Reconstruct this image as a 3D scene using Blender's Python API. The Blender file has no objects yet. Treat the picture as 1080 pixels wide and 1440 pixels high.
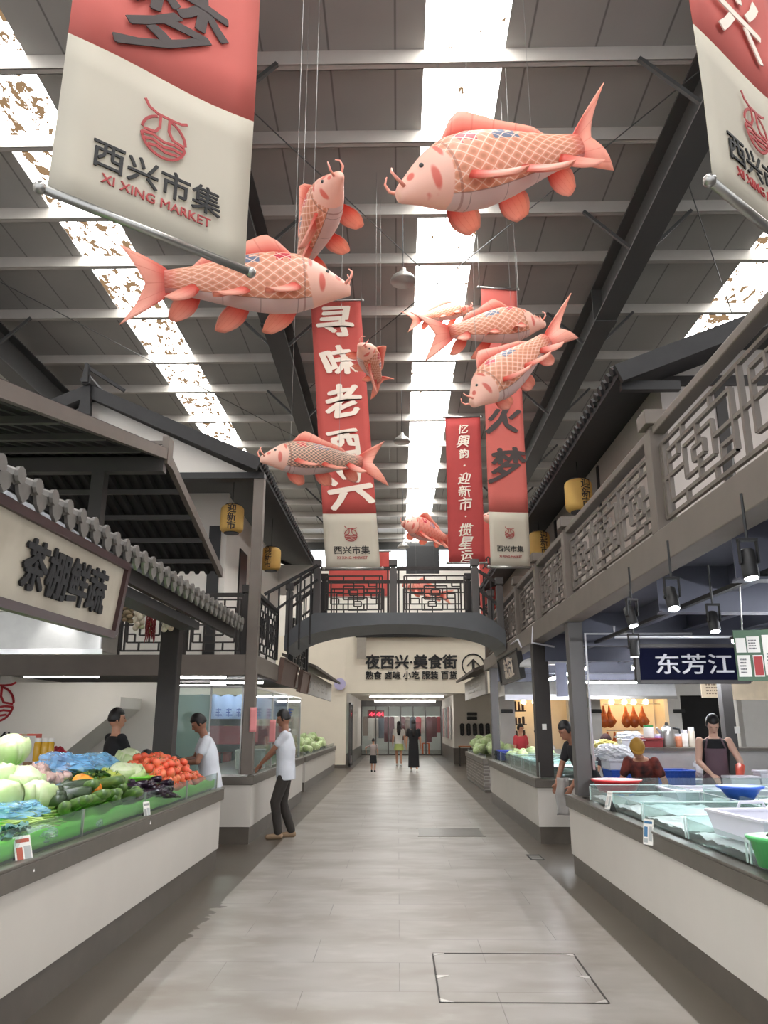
import bpy, bmesh, math, random
from mathutils import Vector, Matrix, Euler, noise
random.seed(7)
S = bpy.context.scene
COL = S.collection
PI = math.pi
# ------------------------------------------------------------------ camera
CAMZ = 1.6; FPX = 1090.0
PITCH = math.atan(297/FPX); YAW = math.atan(20/(FPX/math.cos(PITCH)))
cam = bpy.data.cameras.new('camera'); camo = bpy.data.objects.new('camera', cam); COL.objects.link(camo)
cam.sensor_fit = 'VERTICAL'; cam.sensor_height = 36; cam.lens = FPX/1440*36
cam.clip_end = 200; cam.clip_start = .05
camo.location = (0, 0, CAMZ); camo.rotation_euler = (PI/2+PITCH, 0, YAW)
S.camera = camo
# ------------------------------------------------------------------ world, exposure
S.view_settings.view_transform = 'Standard'; S.view_settings.look = 'None'
S.view_settings.gamma = 1; S.view_settings.exposure = 0.85; S.view_settings.use_curve_mapping = False
W = bpy.data.worlds.new('world'); S.world = W; W.use_nodes = True
W.node_tree.nodes['Background'].inputs[0].default_value = (.93, .96, 1, 1)
W.node_tree.nodes['Background'].inputs[1].default_value = 1.0
SKY_STRENGTH = 9.0            # daylight behind the roof skylights
# ------------------------------------------------------------------ helpers
def lin(c):
    def f(x):
        x /= 255.0
        return x/12.92 if x <= .04045 else ((x+.055)/1.055)**2.4
    return (f(c[0]), f(c[1]), f(c[2]), 1)
def new_mat(name):
    m = bpy.data.materials.new(name); m.use_nodes = True
    return m, m.node_tree, m.node_tree.nodes['Principled BSDF']
def N(t, kind, **k):
    n = t.nodes.new(kind)
    for a, b in k.items():
        if a.startswith('i_'):
            n.inputs[int(a[2:])].default_value = b
        else: setattr(n, a, b)
    return n
def mix(t, fac, a, b):
    n = N(t, 'ShaderNodeMix', data_type='RGBA')
    for s, v in ((0, fac), (6, a), (7, b)):
        if hasattr(v, 'is_output'): t.links.new(v, n.inputs[s])
        else: n.inputs[s].default_value = v
    return n.outputs[2]
def math_(t, op, a, b=None, c=None):
    n = N(t, 'ShaderNodeMath', operation=op)
    for i, v in enumerate((a, b, c)):
        if v is None: continue
        if hasattr(v, 'is_output'): t.links.new(v, n.inputs[i])
        else: n.inputs[i].default_value = v
    return n.outputs[0]
def smooth(t, x, lo, hi):
    n = N(t, 'ShaderNodeMapRange', interpolation_type='SMOOTHSTEP'); t.links.new(x, n.inputs[0])
    n.inputs[1].default_value = lo; n.inputs[2].default_value = hi
    return n.outputs[0]
MATS = {}
def mat(name, c, rough=.6, metal=0, var=.08, scale=6, bump=0, spec=.5, trans=0, emit=0, alpha=1, coat=0):
    """plain procedural material: colour with a soft noise variation, optional bump"""
    if name in MATS: return MATS[name]
    m, t, b = new_mat(name); c4 = lin(c)
    if var:
        co = N(t, 'ShaderNodeTexCoord'); nz = N(t, 'ShaderNodeTexNoise'); nz.inputs['Scale'].default_value = scale; nz.inputs['Detail'].default_value = 4
        t.links.new(co.outputs['Object'], nz.inputs['Vector'])
        lo = tuple(max(0, x*(1-var*2)) for x in c4[:3])+(1,); hi = tuple(min(1, x*(1+var*2)) for x in c4[:3])+(1,)
        t.links.new(mix(t, nz.outputs[0], lo, hi), b.inputs['Base Color'])
        if bump:
            bp = N(t, 'ShaderNodeBump'); bp.inputs['Strength'].default_value = bump; bp.inputs['Distance'].default_value = .02
            t.links.new(nz.outputs[0], bp.inputs['Height']); t.links.new(bp.outputs[0], b.inputs['Normal'])
    else: b.inputs['Base Color'].default_value = c4
    b.inputs['Roughness'].default_value = rough; b.inputs['Metallic'].default_value = metal
    b.inputs['Specular IOR Level'].default_value = spec
    if coat: b.inputs['Coat Weight'].default_value = coat
    if emit:
        b.inputs['Emission Color'].default_value = c4; b.inputs['Emission Strength'].default_value = emit
    if trans:   # thin cloth or plastic that lets light through
        tr = N(t, 'ShaderNodeBsdfTranslucent'); tr.inputs[0].default_value = c4
        mx = N(t, 'ShaderNodeMixShader'); mx.inputs[0].default_value = trans
        t.links.new(b.outputs[0], mx.inputs[1]); t.links.new(tr.outputs[0], mx.inputs[2])
        t.links.new(mx.outputs[0], t.nodes['Material Output'].inputs[0])
    if alpha < 1:
        tr = N(t, 'ShaderNodeBsdfTransparent'); tr.inputs[0].default_value = (1, 1, 1, 1)
        mx = N(t, 'ShaderNodeMixShader'); mx.inputs[0].default_value = alpha
        t.links.new(tr.outputs[0], mx.inputs[1]); t.links.new(b.outputs[0], mx.inputs[2])
        t.links.new(mx.outputs[0], t.nodes['Material Output'].inputs[0])
    MATS[name] = m
    return m
def glass(name, tint=(235, 245, 242), haze=.05, hazecol=(225, 235, 235)):
    if name in MATS: return MATS[name]
    m, t, b = new_mat(name)
    tr = N(t, 'ShaderNodeBsdfTransparent'); tr.inputs[0].default_value = lin(tint)
    gl = N(t, 'ShaderNodeBsdfGlossy'); gl.inputs['Roughness'].default_value = .03
    df = N(t, 'ShaderNodeBsdfDiffuse'); df.inputs[0].default_value = lin(hazecol)
    fr = N(t, 'ShaderNodeFresnel'); ge = N(t, 'ShaderNodeNewGeometry')
    t.links.new(math_(t, 'ADD', math_(t, 'MULTIPLY', ge.outputs['Backfacing'], 1/1.3-1.3), 1.3), fr.inputs[0])   # same weak reflection from both faces of the pane
    m1 = N(t, 'ShaderNodeMixShader'); m1.inputs[0].default_value = haze
    t.links.new(tr.outputs[0], m1.inputs[1]); t.links.new(df.outputs[0], m1.inputs[2])
    m2 = N(t, 'ShaderNodeMixShader'); t.links.new(fr.outputs[0], m2.inputs[0])
    t.links.new(m1.outputs[0], m2.inputs[1]); t.links.new(gl.outputs[0], m2.inputs[2])
    t.links.new(m2.outputs[0], t.nodes['Material Output'].inputs[0])
    MATS[name] = m
    return m
def light_mat(name, c, strength):
    if name in MATS: return MATS[name]
    m, t, b = new_mat(name); t.nodes.remove(b)
    e = N(t, 'ShaderNodeEmission'); e.inputs[0].default_value = lin(c); e.inputs[1].default_value = strength
    t.links.new(e.outputs[0], t.nodes['Material Output'].inputs[0]); MATS[name] = m
    return m
def at(px, py, X=None, Y=None, Z=None):
    """point of the place seen at a photo pixel, on the plane X, Y or Z = const"""
    x = (px-540)/FPX; y = -(py-720)/FPX; c, s = math.cos(PITCH), math.sin(PITCH)
    fy, fz = c-s*y, s+c*y; a, b = math.cos(YAW), math.sin(YAW)
    v = Vector((a*x-b*fy, b*x+a*fy, fz))
    k = (Z-CAMZ)/v.z if Z is not None else (Y/v.y if Y is not None else X/v.x)
    return Vector((0, 0, CAMZ))+v*k
def world_matrix(o):
    m = Matrix.LocRotScale(o.location, o.rotation_euler, o.scale)
    return world_matrix(o.parent) @ m if o.parent else m
def tag(o, label=None, cat=None, group=None, kind=None):
    if label: o['label'] = label
    if cat: o['category'] = cat
    if group: o['group'] = group
    if kind: o['kind'] = kind
    return o
def thing(name, label, cat, loc=(0, 0, 0), rz=0, group=None):
    o = bpy.data.objects.new(name, None); COL.objects.link(o)
    o.empty_display_size = .1; o.location = loc; o.rotation_euler = (0, 0, rz)
    return tag(o, label, cat, group)
def copy_tree(o, parent=None):
    c = o.copy(); COL.objects.link(c); c.parent = parent
    for ch in list(o.children): copy_tree(ch, c)
    return c
def place(src, loc, rot=(0, 0, 0), sc=1, label=None, group=None, first=[set()]):
    """move the prototype the first time, copy it (and its parts) afterwards"""
    o = src if src.name not in first[0] else copy_tree(src)
    first[0].add(src.name)
    o.location = loc; o.rotation_euler = rot; o.scale = (sc, sc, sc) if not hasattr(sc, '__len__') else sc
    tag(o, label, None, group)
    return o
class MB:
    """collects shapes into one mesh"""
    def __init__(s): s.v = []; s.f = []; s.uv = {}; s.mi = []; s.cur = 0
    def add(s, vs, fs, M=None, uvs=None):
        k = len(s.v)
        s.v += [tuple(M @ Vector(p)) if M else tuple(p) for p in vs]
        for f in fs:
            s.f.append(tuple(k+i for i in f)); s.mi.append(s.cur)
        if uvs:
            for i, u in enumerate(uvs): s.uv[k+i] = u
        return s
    def bx(s, x0, x1, y0, y1, z0, z1, M=None):
        v = [(x, y, z) for z in (z0, z1) for y in (y0, y1) for x in (x0, x1)]
        return s.add(v, [(0, 2, 3, 1), (4, 5, 7, 6), (0, 1, 5, 4), (2, 6, 7, 3), (0, 4, 6, 2), (1, 3, 7, 5)], M)
    def bar(s, a, b, w, h, up=(0, 0, 1)):
        """square bar from a to b, w wide, h tall"""
        a, b = Vector(a), Vector(b); d = b-a; L = d.length
        if L < 1e-6: return s
        y = d.normalized(); x = y.cross(Vector(up))
        if x.length < 1e-4: x = y.cross(Vector((1, 0, 0)))
        x.normalize(); z = x.cross(y)
        M = Matrix(((x.x, y.x, z.x, a.x), (x.y, y.y, z.y, a.y), (x.z, y.z, z.z, a.z), (0, 0, 0, 1)))
        return s.bx(-w/2, w/2, 0, L, -h/2, h/2, M)
    def tube(s, pts, r, n=8, cap=True, M=None):
        pts = [Vector(p) for p in pts]; k = len(pts)
        rs = r if hasattr(r, '__len__') else [r]*k
        vs = []; fs = []; prev = None
        for i, p in enumerate(pts):
            d = (pts[min(i+1, k-1)]-pts[max(i-1, 0)]).normalized()
            if prev is None:
                x = d.cross(Vector((0, 0, 1)))
                if x.length < 1e-3: x = d.cross(Vector((1, 0, 0)))
            else:
                x = prev-d*prev.dot(d)
            x.normalize(); prev = x; y = d.cross(x)
            rx, ry = rs[i] if hasattr(rs[i], '__len__') else (rs[i], rs[i])
            for j in range(n):
                a = 2*PI*j/n; vs.append(p+x*math.cos(a)*rx+y*math.sin(a)*ry)
        for i in range(k-1):
            for j in range(n):
                fs.append((i*n+j, i*n+(j+1) % n, (i+1)*n+(j+1) % n, (i+1)*n+j))
        if cap:
            fs.append(tuple(range(n-1, -1, -1))); fs.append(tuple((k-1)*n+j for j in range(n)))
        return s.add(vs, fs, M)
    def lathe(s, prof, n=24, M=None, c=(0, 0, 0)):
        vs = []; fs = []; k = len(prof)
        for r, z in prof:
            for j in range(n):
                a = 2*PI*j/n; vs.append((c[0]+r*math.cos(a), c[1]+r*math.sin(a), c[2]+z))
        for i in range(k-1):
            for j in range(n):
                fs.append((i*n+j, i*n+(j+1) % n, (i+1)*n+(j+1) % n, (i+1)*n+j))
        if prof[0][0] > 1e-5: fs.append(tuple(range(n-1, -1, -1)))
        if prof[-1][0] > 1e-5: fs.append(tuple((k-1)*n+j for j in range(n)))
        return s.add(vs, fs, M)
    def ball(s, c, r, nu=12, nv=8, M=None, fn=None):
        rx, ry, rz = r if hasattr(r, '__len__') else (r, r, r)
        vs = []; fs = []
        for i in range(nv+1):
            th = PI*i/nv
            for j in range(nu):
                a = 2*PI*j/nu; d = Vector((math.sin(th)*math.cos(a), math.sin(th)*math.sin(a), math.cos(th)))
                k = fn(d, a, th) if fn else 1
                vs.append((c[0]+d.x*rx*k, c[1]+d.y*ry*k, c[2]+d.z*rz*k))
        for i in range(nv):
            for j in range(nu):
                fs.append((i*nu+j, (i+1)*nu+j, (i+1)*nu+(j+1) % nu, i*nu+(j+1) % nu))
        return s.add(vs, fs, M)
    def prism(s, poly, d0, d1, axis='y', M=None):
        """extrude a 2D outline (x,z) along y, (y,z) along x or (x,y) along z"""
        def P(p, d): return (p[0], d, p[1]) if axis == 'y' else ((d, p[0], p[1]) if axis == 'x' else (p[0], p[1], d))
        n = len(poly); vs = [P(p, d0) for p in poly]+[P(p, d1) for p in poly]
        fs = [tuple(range(n)), tuple(range(2*n-1, n-1, -1))]+[(i, i+n, (i+1) % n+n, (i+1) % n) for i in range(n)]
        return s.add(vs, fs, M)
    def grid(s, fn, nu, nv, M=None, uv=None):
        vs = [fn(i/nu, j/nv) for i in range(nu+1) for j in range(nv+1)]
        us = [(i/nu, j/nv) for i in range(nu+1) for j in range(nv+1)] if uv is None else [uv(i/nu, j/nv) for i in range(nu+1) for j in range(nv+1)]
        fs = [(i*(nv+1)+j, (i+1)*(nv+1)+j, (i+1)*(nv+1)+j+1, i*(nv+1)+j+1) for i in range(nu) for j in range(nv)]
        return s.add(vs, fs, M, us)
    def build(s, name, m, parent=None, smooth=False, bevel=0, local=False, thick=0, seg=2, fix=True):
        """one mesh object; shapes are in world coordinates unless local"""
        if parent is not None and not local:
            I = world_matrix(parent).inverted()
            s.v = [tuple(I @ Vector(p)) for p in s.v]
        me = bpy.data.meshes.new(name); me.from_pydata(s.v, [], s.f)
        for q in (m if isinstance(m, (list, tuple)) else [m]): me.materials.append(q)
        if any(s.mi): me.polygons.foreach_set('material_index', s.mi)
        if s.uv:
            ul = me.uv_layers.new(name='UVMap')
            for lp in me.loops: ul.data[lp.index].uv = s.uv.get(lp.vertex_index, (0, 0))
        if fix:
            b = bmesh.new(); b.from_mesh(me)
            bmesh.ops.remove_doubles(b, verts=b.verts, dist=1e-5)
            bmesh.ops.recalc_face_normals(b, faces=b.faces); b.to_mesh(me); b.free()
        if smooth: me.polygons.foreach_set('use_smooth', [True]*len(me.polygons))
        o = bpy.data.objects.new(name, me); COL.objects.link(o)
        if parent is not None: o.parent = parent
        if thick:
            q = o.modifiers.new('solid', 'SOLIDIFY'); q.thickness = thick; q.offset = 0
        if bevel:
            q = o.modifiers.new('bevel', 'BEVEL'); q.width = bevel; q.segments = seg; q.limit_method = 'ANGLE'
        return o
    def solo(s, name, m, label, cat, group=None, **k):
        """a thing that is one mesh, origin at the middle of its base"""
        xs, ys, zs = zip(*s.v); c = Vector(((min(xs)+max(xs))/2, (min(ys)+max(ys))/2, min(zs)))
        s.v = [tuple(Vector(p)-c) for p in s.v]
        o = s.build(name, m, **k); o.location = c
        return tag(o, label, cat, group)
    def struct(s, name, m, parent=None, **k):
        o = s.build(name, m, parent, **k)
        if parent is None: o['kind'] = 'structure'
        return o
def frame(o, x, y):
    """matrix with origin o, local x and y axes"""
    x = Vector(x).normalized(); y = Vector(y).normalized(); z = x.cross(y); o = Vector(o)
    return Matrix(((x.x, y.x, z.x, o.x), (x.y, y.y, z.y, o.y), (x.z, y.z, z.z, o.z), (0, 0, 0, 1)))
def text_into(mb, body, size, M, bold=0.0, ext=.004, align='CENTER', vertical=0, wild=0, sx=1):
    """lettering as mesh, centred on M's origin; vertical > 0 stacks the characters with that pitch; wild = brush-like irregularity"""
    dg = None; R = random.Random(body)
    items = [(body, 0, 0)] if not vertical else [(ch, 0, ((len(body)-1)/2-i)*vertical) for i, ch in enumerate(body)]
    for ch, ox, oy in items:
        cu = bpy.data.curves.new('lettering', 'FONT'); cu.body = ch; cu.size = 1; cu.align_x = 'CENTER'; cu.align_y = 'CENTER'
        cu.offset = 0; cu.extrude = 0; cu.resolution_u = 2
        ob = bpy.data.objects.new('lettering', cu)
        COL.objects.link(ob); bpy.context.view_layer.update()
        me = bpy.data.meshes.new_from_object(ob.evaluated_get(bpy.context.evaluated_depsgraph_get()))
        bpy.data.objects.remove(ob); bpy.data.curves.remove(cu)
        if not me.vertices: continue
        xs = [v.co.x for v in me.vertices]; ys = [v.co.y for v in me.vertices]
        cx, cy = (min(xs)+max(xs))/2, (min(ys)+max(ys))/2
        a, sh = R.uniform(-.08, .12)*wild, R.uniform(-.1, .25)*wild; k = 1+R.uniform(-.18, .22)*wild
        vs = []
        for v in me.vertices:
            x, y = v.co.x-cx, v.co.y-cy
            if wild:
                x += sh*y+wild*.05*math.sin(5*y+a*20); y += wild*.05*math.sin(4*x+1)
                x, y = (x*math.cos(a)-y*math.sin(a))*k, (x*math.sin(a)+y*math.cos(a))*k
            vs.append((x*size*sx+ox, y*size+oy))
        n = len(vs); fs = [tuple(p.vertices) for p in me.polygons]
        copies = [(0, 0)]+([(bold*size*math.cos(q*PI/3), bold*size*math.sin(q*PI/3)*(1 if not wild else .55)) for q in range(6)] if bold else [])
        cnt = {}
        for f in fs:
            for i in range(len(f)):
                e = (f[i], f[(i+1) % len(f)]); cnt[frozenset(e)] = cnt.get(frozenset(e), [])+[e]
        side = [(e[0][0], e[0][1], e[0][1]+n, e[0][0]+n) for e in cnt.values() if len(e) == 1]
        for q, (bx_, by_) in enumerate(copies):   # heavier strokes: the glyph repeated around a small circle
            z_ = ext*(1+.03*q)+.0002*q
            mb.add([(x+bx_, y+by_, 0) for x, y in vs]+[(x+bx_, y+by_, z_) for x, y in vs], [tuple(i+n for i in f) for f in fs]+side, M)
        bpy.data.meshes.remove(me)
    return mb
def scribble(mb, M, w, h, rows, R, ext=.003):
    """rows of small dark dashes where print is too small to read"""
    for r in range(rows):
        y = h/2-(r+.5)*h/rows; x = -w/2
        while x < w/2-.02:
            l = R.uniform(.03, .12)*w
            mb.bx(x, min(x+l, w/2), y-h/rows*.22, y+h/rows*.22, 0, ext, M); x += l+.04*w
    return mb
def logo_into(mb, M, r, ext=.004):
    """round market emblem: a roof-like 西 stroke over a circle with waves"""
    def st(pts, w=.062):
        for a, b in zip(pts, pts[1:]):
            a, b = Vector((a[0]*r, a[1]*r, ext/2)), Vector((b[0]*r, b[1]*r, ext/2)); d = (b-a).normalized()*w*r*.3
            v0 = len(mb.v); t = MB(); t.bar(a-d, b+d, w*r*2, ext); mb.add(t.v, t.f, M)
    arc = lambda a0, a1, q=1, n=12: [(q*math.cos(math.radians(a0+(a1-a0)*i/n)), q*math.sin(math.radians(a0+(a1-a0)*i/n))) for i in range(n+1)]
    st([(-.95, 1.55), (-.75, 1.25), (-.35, 1.08), (.35, 1.08), (.75, 1.12), (1.0, 1.25)], .06)
    st(arc(172, 112)); st(arc(75, 5))
    st([(-.22, 1.05), (-.22, .45), (-.4, .12), (-.9, .05)]); st([(.2, 1.05), (.2, .45), (.4, .1), (.95, 0)])
    st([(-.98, -.15), (-.5, -.05), (0, -.2), (.5, -.12), (.98, -.15)]); st(arc(-10, -170, 1, 18))
    st([(-.85, -.4), (-.45, -.3), (0, -.45), (.45, -.35), (.9, -.4)]); st([(-.65, -.62), (-.3, -.55), (.1, -.68), (.65, -.6)])
    return mb
# shared materials
WHITE = mat('white_plaster', (226, 221, 213), .75, var=.03, scale=2)
WARMWHITE = mat('cream_plaster', (228, 218, 200), .7, var=.03, scale=2)
STEELGREY = mat('grey_painted_steel', (86, 83, 82), .5, var=.06, scale=3)
BEAMGREY = mat('dark_roof_steel', (78, 78, 77), .55, var=.05, scale=2)
PURLIN = mat('galvanised_purlin', (190, 185, 178), .45, metal=.0, var=.06, scale=3)
TAUPE = mat('taupe_painted_timber', (110, 101, 93), .55, var=.08, scale=4)
DARKTIM = mat('dark_brown_timber', (46, 40, 37), .5, var=.1, scale=8)
BLACKTIM = mat('near_black_timber', (32, 30, 30), .5, var=.1, scale=6)
ROOFTILE = mat('charcoal_roof_tile', (44, 43, 44), .65, var=.15, scale=9)
STAIN = mat('brushed_stainless_steel', (168, 166, 162), .32, metal=.85, var=.05, scale=14)
STAINDK = mat('dull_stainless_edge', (112, 106, 98), .38, metal=.5, var=.08, scale=8)
PLINTH = mat('grey_stone_plinth', (94, 87, 79), .35, var=.12, scale=5)
PANELW = mat('off_white_counter_panel', (205, 199, 190), .45, var=.03, scale=2)
GLASS = glass('clear_glass')
GLASSG = glass('greenish_glass', (240, 248, 246), .07, (236, 244, 244))
BLACK = mat('matt_black', (24, 24, 25), .5, var=0)
INK = mat('black_lettering', (22, 21, 22), .6, var=0)
REDINK = mat('dull_red_print', (172, 62, 62), .6, var=0)
PAPER = mat('white_paper', (235, 232, 226), .7, var=.02)
WIRE = mat('thin_steel_wire', (150, 150, 148), .4, metal=.6, var=0)
# ================================================================== setting: floor, roof, walls
def floor_mat():
    m, t, b = new_mat('polished_stone_tiles')
    co = N(t, 'ShaderNodeTexCoord'); sp = N(t, 'ShaderNodeSeparateXYZ'); t.links.new(co.outputs['Object'], sp.inputs[0])
    br = N(t, 'ShaderNodeTexBrick'); br.offset = .5; t.links.new(co.outputs['Object'], br.inputs['Vector'])
    for k, v in (('Scale', 1), ('Mortar Size', .003), ('Brick Width', 1.2), ('Row Height', .6), ('Bias', 0), ('Mortar Smooth', .1)): br.inputs[k].default_value = v
    br.inputs['Color1'].default_value = lin((160, 155, 148)); br.inputs['Color2'].default_value = lin((148, 142, 135)); br.inputs['Mortar'].default_value = lin((98, 93, 88))
    nz = N(t, 'ShaderNodeTexNoise'); nz.inputs['Scale'].default_value = 1.1; nz.inputs['Detail'].default_value = 3; nz.inputs['Roughness'].default_value = .5
    mp = N(t, 'ShaderNodeMapping'); mp.inputs['Scale'].default_value = (1, 1.7, 1); t.links.new(co.outputs['Object'], mp.inputs[0]); t.links.new(mp.outputs[0], nz.inputs['Vector'])
    nb = N(t, 'ShaderNodeTexNoise'); nb.inputs['Scale'].default_value = 3; nb.inputs['Detail'].default_value = 5
    t.links.new(mp.outputs[0], nb.inputs['Vector'])
    base = mix(t, smooth(t, nz.outputs[0], .35, .7), br.outputs[0], lin((136, 128, 118)))
    base = mix(t, math_(t, 'MULTIPLY', smooth(t, nb.outputs[0], .48, .75), .4), base, lin((176, 172, 166)))
    # darker border paving along both counters, with a ragged wet edge on the left
    ax = math_(t, 'ABSOLUTE', sp.outputs[0])
    near = math_(t, 'MULTIPLY', smooth(t, sp.outputs[1], 8.2, 7.4), smooth(t, sp.outputs[1], 6.2, 6.9))
    rag = math_(t, 'MULTIPLY', math_(t, 'SUBTRACT', nb.outputs[0], .45), math_(t, 'MULTIPLY', near, math_(t, 'MULTIPLY', math_(t, 'LESS_THAN', sp.outputs[0], 0), .5)))
    bd = smooth(t, math_(t, 'ADD', ax, rag), 1.645, 1.66)
    dark = mix(t, nz.outputs[0], lin((74, 67, 58)), lin((92, 84, 74)))
    t.links.new(mix(t, bd, base, dark), b.inputs['Base Color'])
    rr = N(t, 'ShaderNodeMapRange'); t.links.new(nz.outputs[0], rr.inputs[0]); rr.inputs[3].default_value = .29; rr.inputs[4].default_value = .4
    t.links.new(rr.outputs[0], b.inputs['Roughness']); b.inputs['Specular IOR Level'].default_value = .5
    return m
MB().bx(-14, 14, -5, 60, -.15, 0).struct('floor', floor_mat())
# roof sheeting between the skylight strips, one ribbed sheet per bay strip
def sheet_mat():
    m, t, b = new_mat('grey_roof_sheet')
    co = N(t, 'ShaderNodeTexCoord'); sp = N(t, 'ShaderNodeSeparateXYZ'); t.links.new(co.outputs['Object'], sp.inputs[0])
    fr = math_(t, 'FRACT', math_(t, 'DIVIDE', sp.outputs[0], .82))
    seam = smooth(t, math_(t, 'ABSOLUTE', math_(t, 'SUBTRACT', fr, .5)), .475, .495)
    nz = N(t, 'ShaderNodeTexNoise'); nz.inputs['Scale'].default_value = .9; nz.inputs['Detail'].default_value = 6; t.links.new(co.outputs['Object'], nz.inputs['Vector'])
    c = mix(t, nz.outputs[0], lin((152, 150, 146)), lin((178, 176, 171)))
    t.links.new(mix(t, seam, c, lin((118, 116, 113))), b.inputs['Base Color']); b.inputs['Roughness'].default_value = .6
    return m
SHEET = sheet_mat()
ZR = 9.6
SKY = [(-5.57, -4.58), (.36, 1.35), (6.2, 7.2), (-11.5, -10.5)]
cuts = [-14, -11.5, -10.5, -5.57, -4.58, .36, 1.35, 6.2, 7.2, 14]
mb = MB()
for i in range(0, len(cuts), 2): mb.bx(cuts[i], cuts[i+1], -3, 34, ZR, ZR+.08)
mb.struct('ceiling', SHEET)
def sky_mat(name, dirt, col):
    m, t, b = new_mat(name); t.nodes.remove(b)
    co = N(t, 'ShaderNodeTexCoord'); mp = N(t, 'ShaderNodeMapping'); mp.inputs['Scale'].default_value = (2.6, .9, 1); t.links.new(co.outputs['Object'], mp.inputs[0])
    nz = N(t, 'ShaderNodeTexNoise'); nz.inputs['Scale'].default_value = 2.2; nz.inputs['Detail'].default_value = 8; nz.inputs['Roughness'].default_value = .7; t.links.new(mp.outputs[0], nz.inputs['Vector'])
    vo = N(t, 'ShaderNodeTexNoise'); vo.inputs['Scale'].default_value = 5; vo.inputs['Detail'].default_value = 5; t.links.new(co.outputs['Object'], vo.inputs['Vector'])
    f = math_(t, 'MULTIPLY', smooth(t, nz.outputs[0], dirt, dirt+.03), smooth(t, vo.outputs[0], .44, .48))
    e1 = N(t, 'ShaderNodeEmission'); e1.inputs[0].default_value = (1, .99, .96, 1); e1.inputs[1].default_value = SKY_STRENGTH
    e2 = N(t, 'ShaderNodeEmission'); e2.inputs[0].default_value = lin(col); e2.inputs[1].default_value = .62
    mx = N(t, 'ShaderNodeMixShader'); t.links.new(f, mx.inputs[0]); t.links.new(e1.outputs[0], mx.inputs[1]); t.links.new(e2.outputs[0], mx.inputs[2])
    t.links.new(mx.outputs[0], t.nodes['Material Output'].inputs[0])
    return m
for k, (a, b_) in enumerate(SKY):
    MB().bx(a, b_, -3, 34, ZR+.02, ZR+.05).struct('window_%d' % (k+1), sky_mat('daylit_skylight_%d' % k, .58 if k == 1 else .485, (158, 128, 96)))
# purlins across the hall and tapered rafters along it
PY = [4.9, 6.3, 7.72, 9.06, 10.65, 12.0, 13.8, 15.8, 17.4, 19.35, 21.35, 23.4, 25.5, 27.5, 29.3, 31.2, 33]
for y in PY:
    mb = MB(); mb.bx(-14, 14, y-.01, y+.01, ZR-.2, ZR); mb.bx(-14, 14, y, y+.09, ZR-.2, ZR-.185); mb.bx(-14, 14, y, y+.09, ZR-.02, ZR); mb.bx(-14, 14, y+.08, y+.09, ZR-.2, ZR-.15)
    mb.struct('roof_purlin_beam', PURLIN)
for i, x in enumerate((-8.15, -2.3, 3.82, 9.8)):
    r = MB(); r.bx(x-.012, x+.012, -3, 34, 8.72, 9.4); r.bx(x-.19, x+.19, -3, 34, 8.69, 8.72); r.bx(x-.19, x+.19, -3, 34, 9.37, 9.4)
    for y in (12.9, 24.2): r.bx(x-.19, x+.19, y-.02, y+.02, 8.72, 9.37); r.bx(x-.2, x+.2, y-.12, y+.12, 8.665, 8.69)
    ro = r.struct('roof_rafter_beam', BEAMGREY)
    b = MB()
    for y in PY[2::2]:
        for sgn in (-1, 1): b.bar((x+sgn*.16, y, 8.74), (x+sgn*.85, y, 9.42), .05, .05)
    b.build('rafter_brace', BEAMGREY, ro)
# thin diagonal roof bracing rods
mb = MB()
for x0, x1, y0, y1 in ((-2.3, 3.82, 7.7, 17.4), (3.82, -2.3, 7.7, 17.4), (3.82, 9.8, 9, 19.3), (-8.15, -2.3, 10.6, 21.3)): mb.tube([(x0, y0, 9.33), (x1, y1, 9.33)], .009, 5)
mb.struct('roof_bracing_trim', BEAMGREY)
# outer walls
MB().bx(-14.2, -14, -5, 60, 0, 9.7).struct('wall_left', WHITE)
MB().bx(14, 14.2, -5, 60, 0, 9.7).struct('wall_right', WHITE)
mb = MB(); mb.bx(-14, 14, 34, 34.2, 5.2, 8.15); mb.bx(-14, -4.2, 34, 34.2, 8.15, 9.25); mb.bx(4.6, 14, 34, 34.2, 8.15, 9.25); mb.bx(-14, 14, 34, 34.2, 9.25, 9.7)
mb.bx(-14, 14, 34, 34.2, 4.6, 5.2); mb.struct('wall_back', WHITE)
wf = MB()
for x in (-4.2, -2, .2, 2.4, 4.56): wf.bx(x, x+.05, 34, 34.1, 8.15, 9.25)
wf.bx(-4.2, 4.6, 34, 34.1, 8.15, 8.2); wf.bx(-4.2, 4.6, 34, 34.1, 9.2, 9.25)
MB().bx(-4.2, 4.6, 34.1, 34.14, 8.15, 9.25).struct('window_5', light_mat('daylit_pane', (245, 250, 255), 3.2))
wf.struct('trim_1', BEAMGREY)
MB().bx(-6, 6, 33.7, 33.95, 9.05, 9.4).struct('beam_back', BEAMGREY)
# sign wall above the far passage
mb = MB(); mb.bx(-1.95, 6, 30, 30.25, 2.69, 4.85); mb.bx(-7, -1.95, 30, 30.25, 0, 4.85); mb.struct('wall_sign', WARMWHITE)
mb = MB(); mb.bx(-1.62, 6, 29.75, 30.5, 4.78, 4.9)
for i in range(44): mb.tube([(-1.55+i*.17, 29.62, 4.92), (-1.55+i*.17, 30.5, 5.12)], .06, 6)
mb.struct('trim_2', ROOFTILE)
mb = MB(); mb.bx(-2.4, -2.0, 29.98, 30.0, 2.6, 4.8); mb.struct('trim_3', WARMWHITE)
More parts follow.
